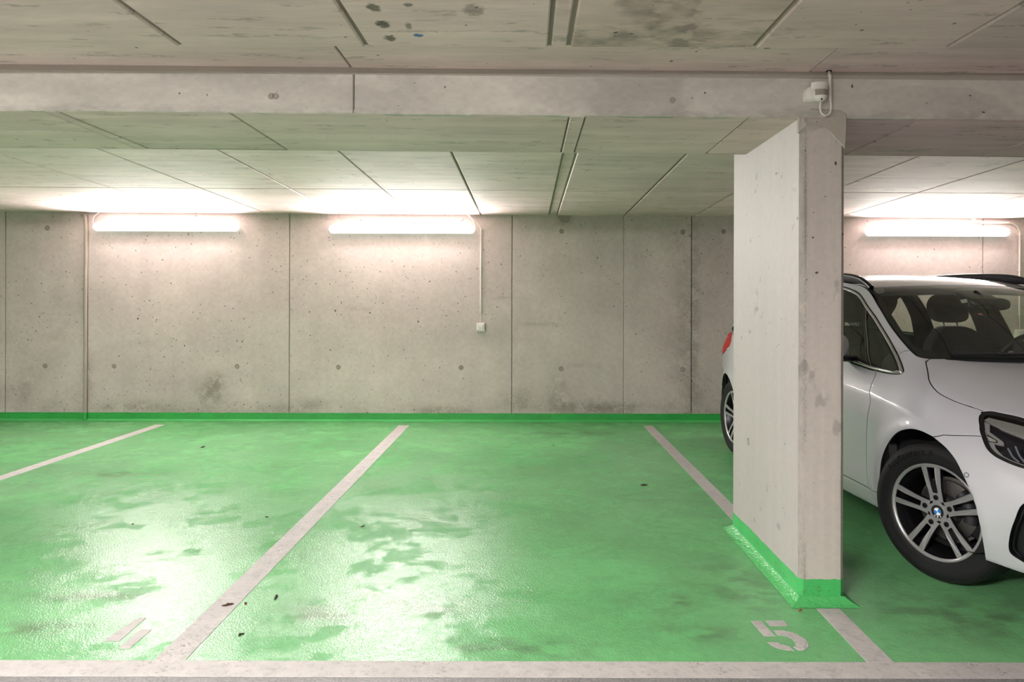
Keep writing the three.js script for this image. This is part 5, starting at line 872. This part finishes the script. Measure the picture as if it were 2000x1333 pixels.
  // cap: black ring, blue and white quarters
  const disc = (r0, r1, a0, a1, z) => { const s = new THREE.Shape(); s.absarc(0, 0, r1, a0, a1); if (r0) s.absarc(0, 0, r0, a1, a0, true); else s.lineTo(0, 0); const g = new THREE.ExtrudeGeometry(s, { depth: 0.0016, bevelEnabled: false, curveSegments: 20 }); g.translate(0, 0, z); return place(g, -0.35); };
  part(w, 'cap', disc(0, 0.0335, 0, Math.PI * 2, 0.0695), rimFace);
  part(w, 'emblem_ring', disc(0.0185, 0.031, 0, Math.PI * 2, 0.0705), matBlack);
  for (let k = 0; k < 4; k++) part(w, 'emblem_quarter', disc(0, 0.0182, k * Math.PI / 2, (k + 1) * Math.PI / 2, 0.0708), k % 2 === 0 ? std({ color: 0x2f7fc4, roughness: 0.3 }) : std({ color: 0xf0f0ee, roughness: 0.3 }));
  const let3 = []; [['B', 0.62], ['M', 0], ['W', -0.62]].forEach(([c, a]) => { const g = new TextGeometry(c, { font, size: 0.0075, depth: 0.0008, curveSegments: 3 }); g.computeBoundingBox(); g.translate(-g.boundingBox.max.x / 2, 0.021, 0.0722); g.rotateZ(a); let3.push(place(g, Math.PI - 0.35 * 0 + 0.1)); }); part(w, 'emblem_letters', merge(let3), std({ color: 0xdedede, roughness: 0.4 }));
  part(w, 'brake_disc', lathe([[0.05, 0.0], [0.14, 0.0], [0.14, -0.022], [0.05, -0.022]], 48), std({ color: 0x6a6763, metalness: 0.8, roughness: 0.45, side: THREE.DoubleSide }));
  part(w, 'brake_hub', lathe([[0, 0.045], [0.062, 0.045], [0.07, 0.03], [0.075, 0.0]], 36), std({ color: 0x3c3a38, metalness: 0.5, roughness: 0.6 }));
  const cal = new THREE.TorusGeometry(0.125, 0.03, 10, 16, 1.1); cal.rotateZ(-0.2); cal.rotateY(-Math.PI / 2); cal.translate(-0.015, 0, 0); part(w, 'brake_caliper', cal, std({ color: 0x26272a, roughness: 0.6 }));
  part(w, 'dust_shield', lathe([[0.06, -0.03], [0.148, -0.03], [0.155, -0.022], [0.155, -0.034], [0.06, -0.034]], 40), std({ color: 0x6b6862, metalness: 0.4, roughness: 0.65, side: THREE.DoubleSide }));
  part(w, 'axle', bar(new THREE.Vector3(0, 0, 0), new THREE.Vector3(0.28, 0, 0), 0.03, 14), std({ color: 0x4c4a47, metalness: 0.3, roughness: 0.7 }));
  return w;
}
function placeWheel(w, side, x, s, steer) {
  const same = car.children.filter(c => c.userData.base === 'wheel').length; w.name = same ? `wheel_${String(same).padStart(3, '0')}` : 'wheel'; w.userData.base = 'wheel';
  w.position.set(-s * side, 0.3225, x); w.rotation.y = side > 0 ? steer : Math.PI + steer; car.add(w);
}
const wheel0 = makeWheel(), wheelCopies = [wheel0.clone(), wheel0.clone(), wheel0.clone()];
const ST = 20 * Math.PI / 180;
placeWheel(wheel0, 1, 0.0065, 0.7336, ST); wheel0.userData.label = 'steered front wheel turned towards the camera';
placeWheel(wheelCopies[0], -1, 0.0065, 0.7336, ST);
placeWheel(wheelCopies[1], 1, -2.67, 0.69, 0);
placeWheel(wheelCopies[2], -1, -2.67, 0.69, 0);

shadows(scene);
renderer.render(scene, camera);
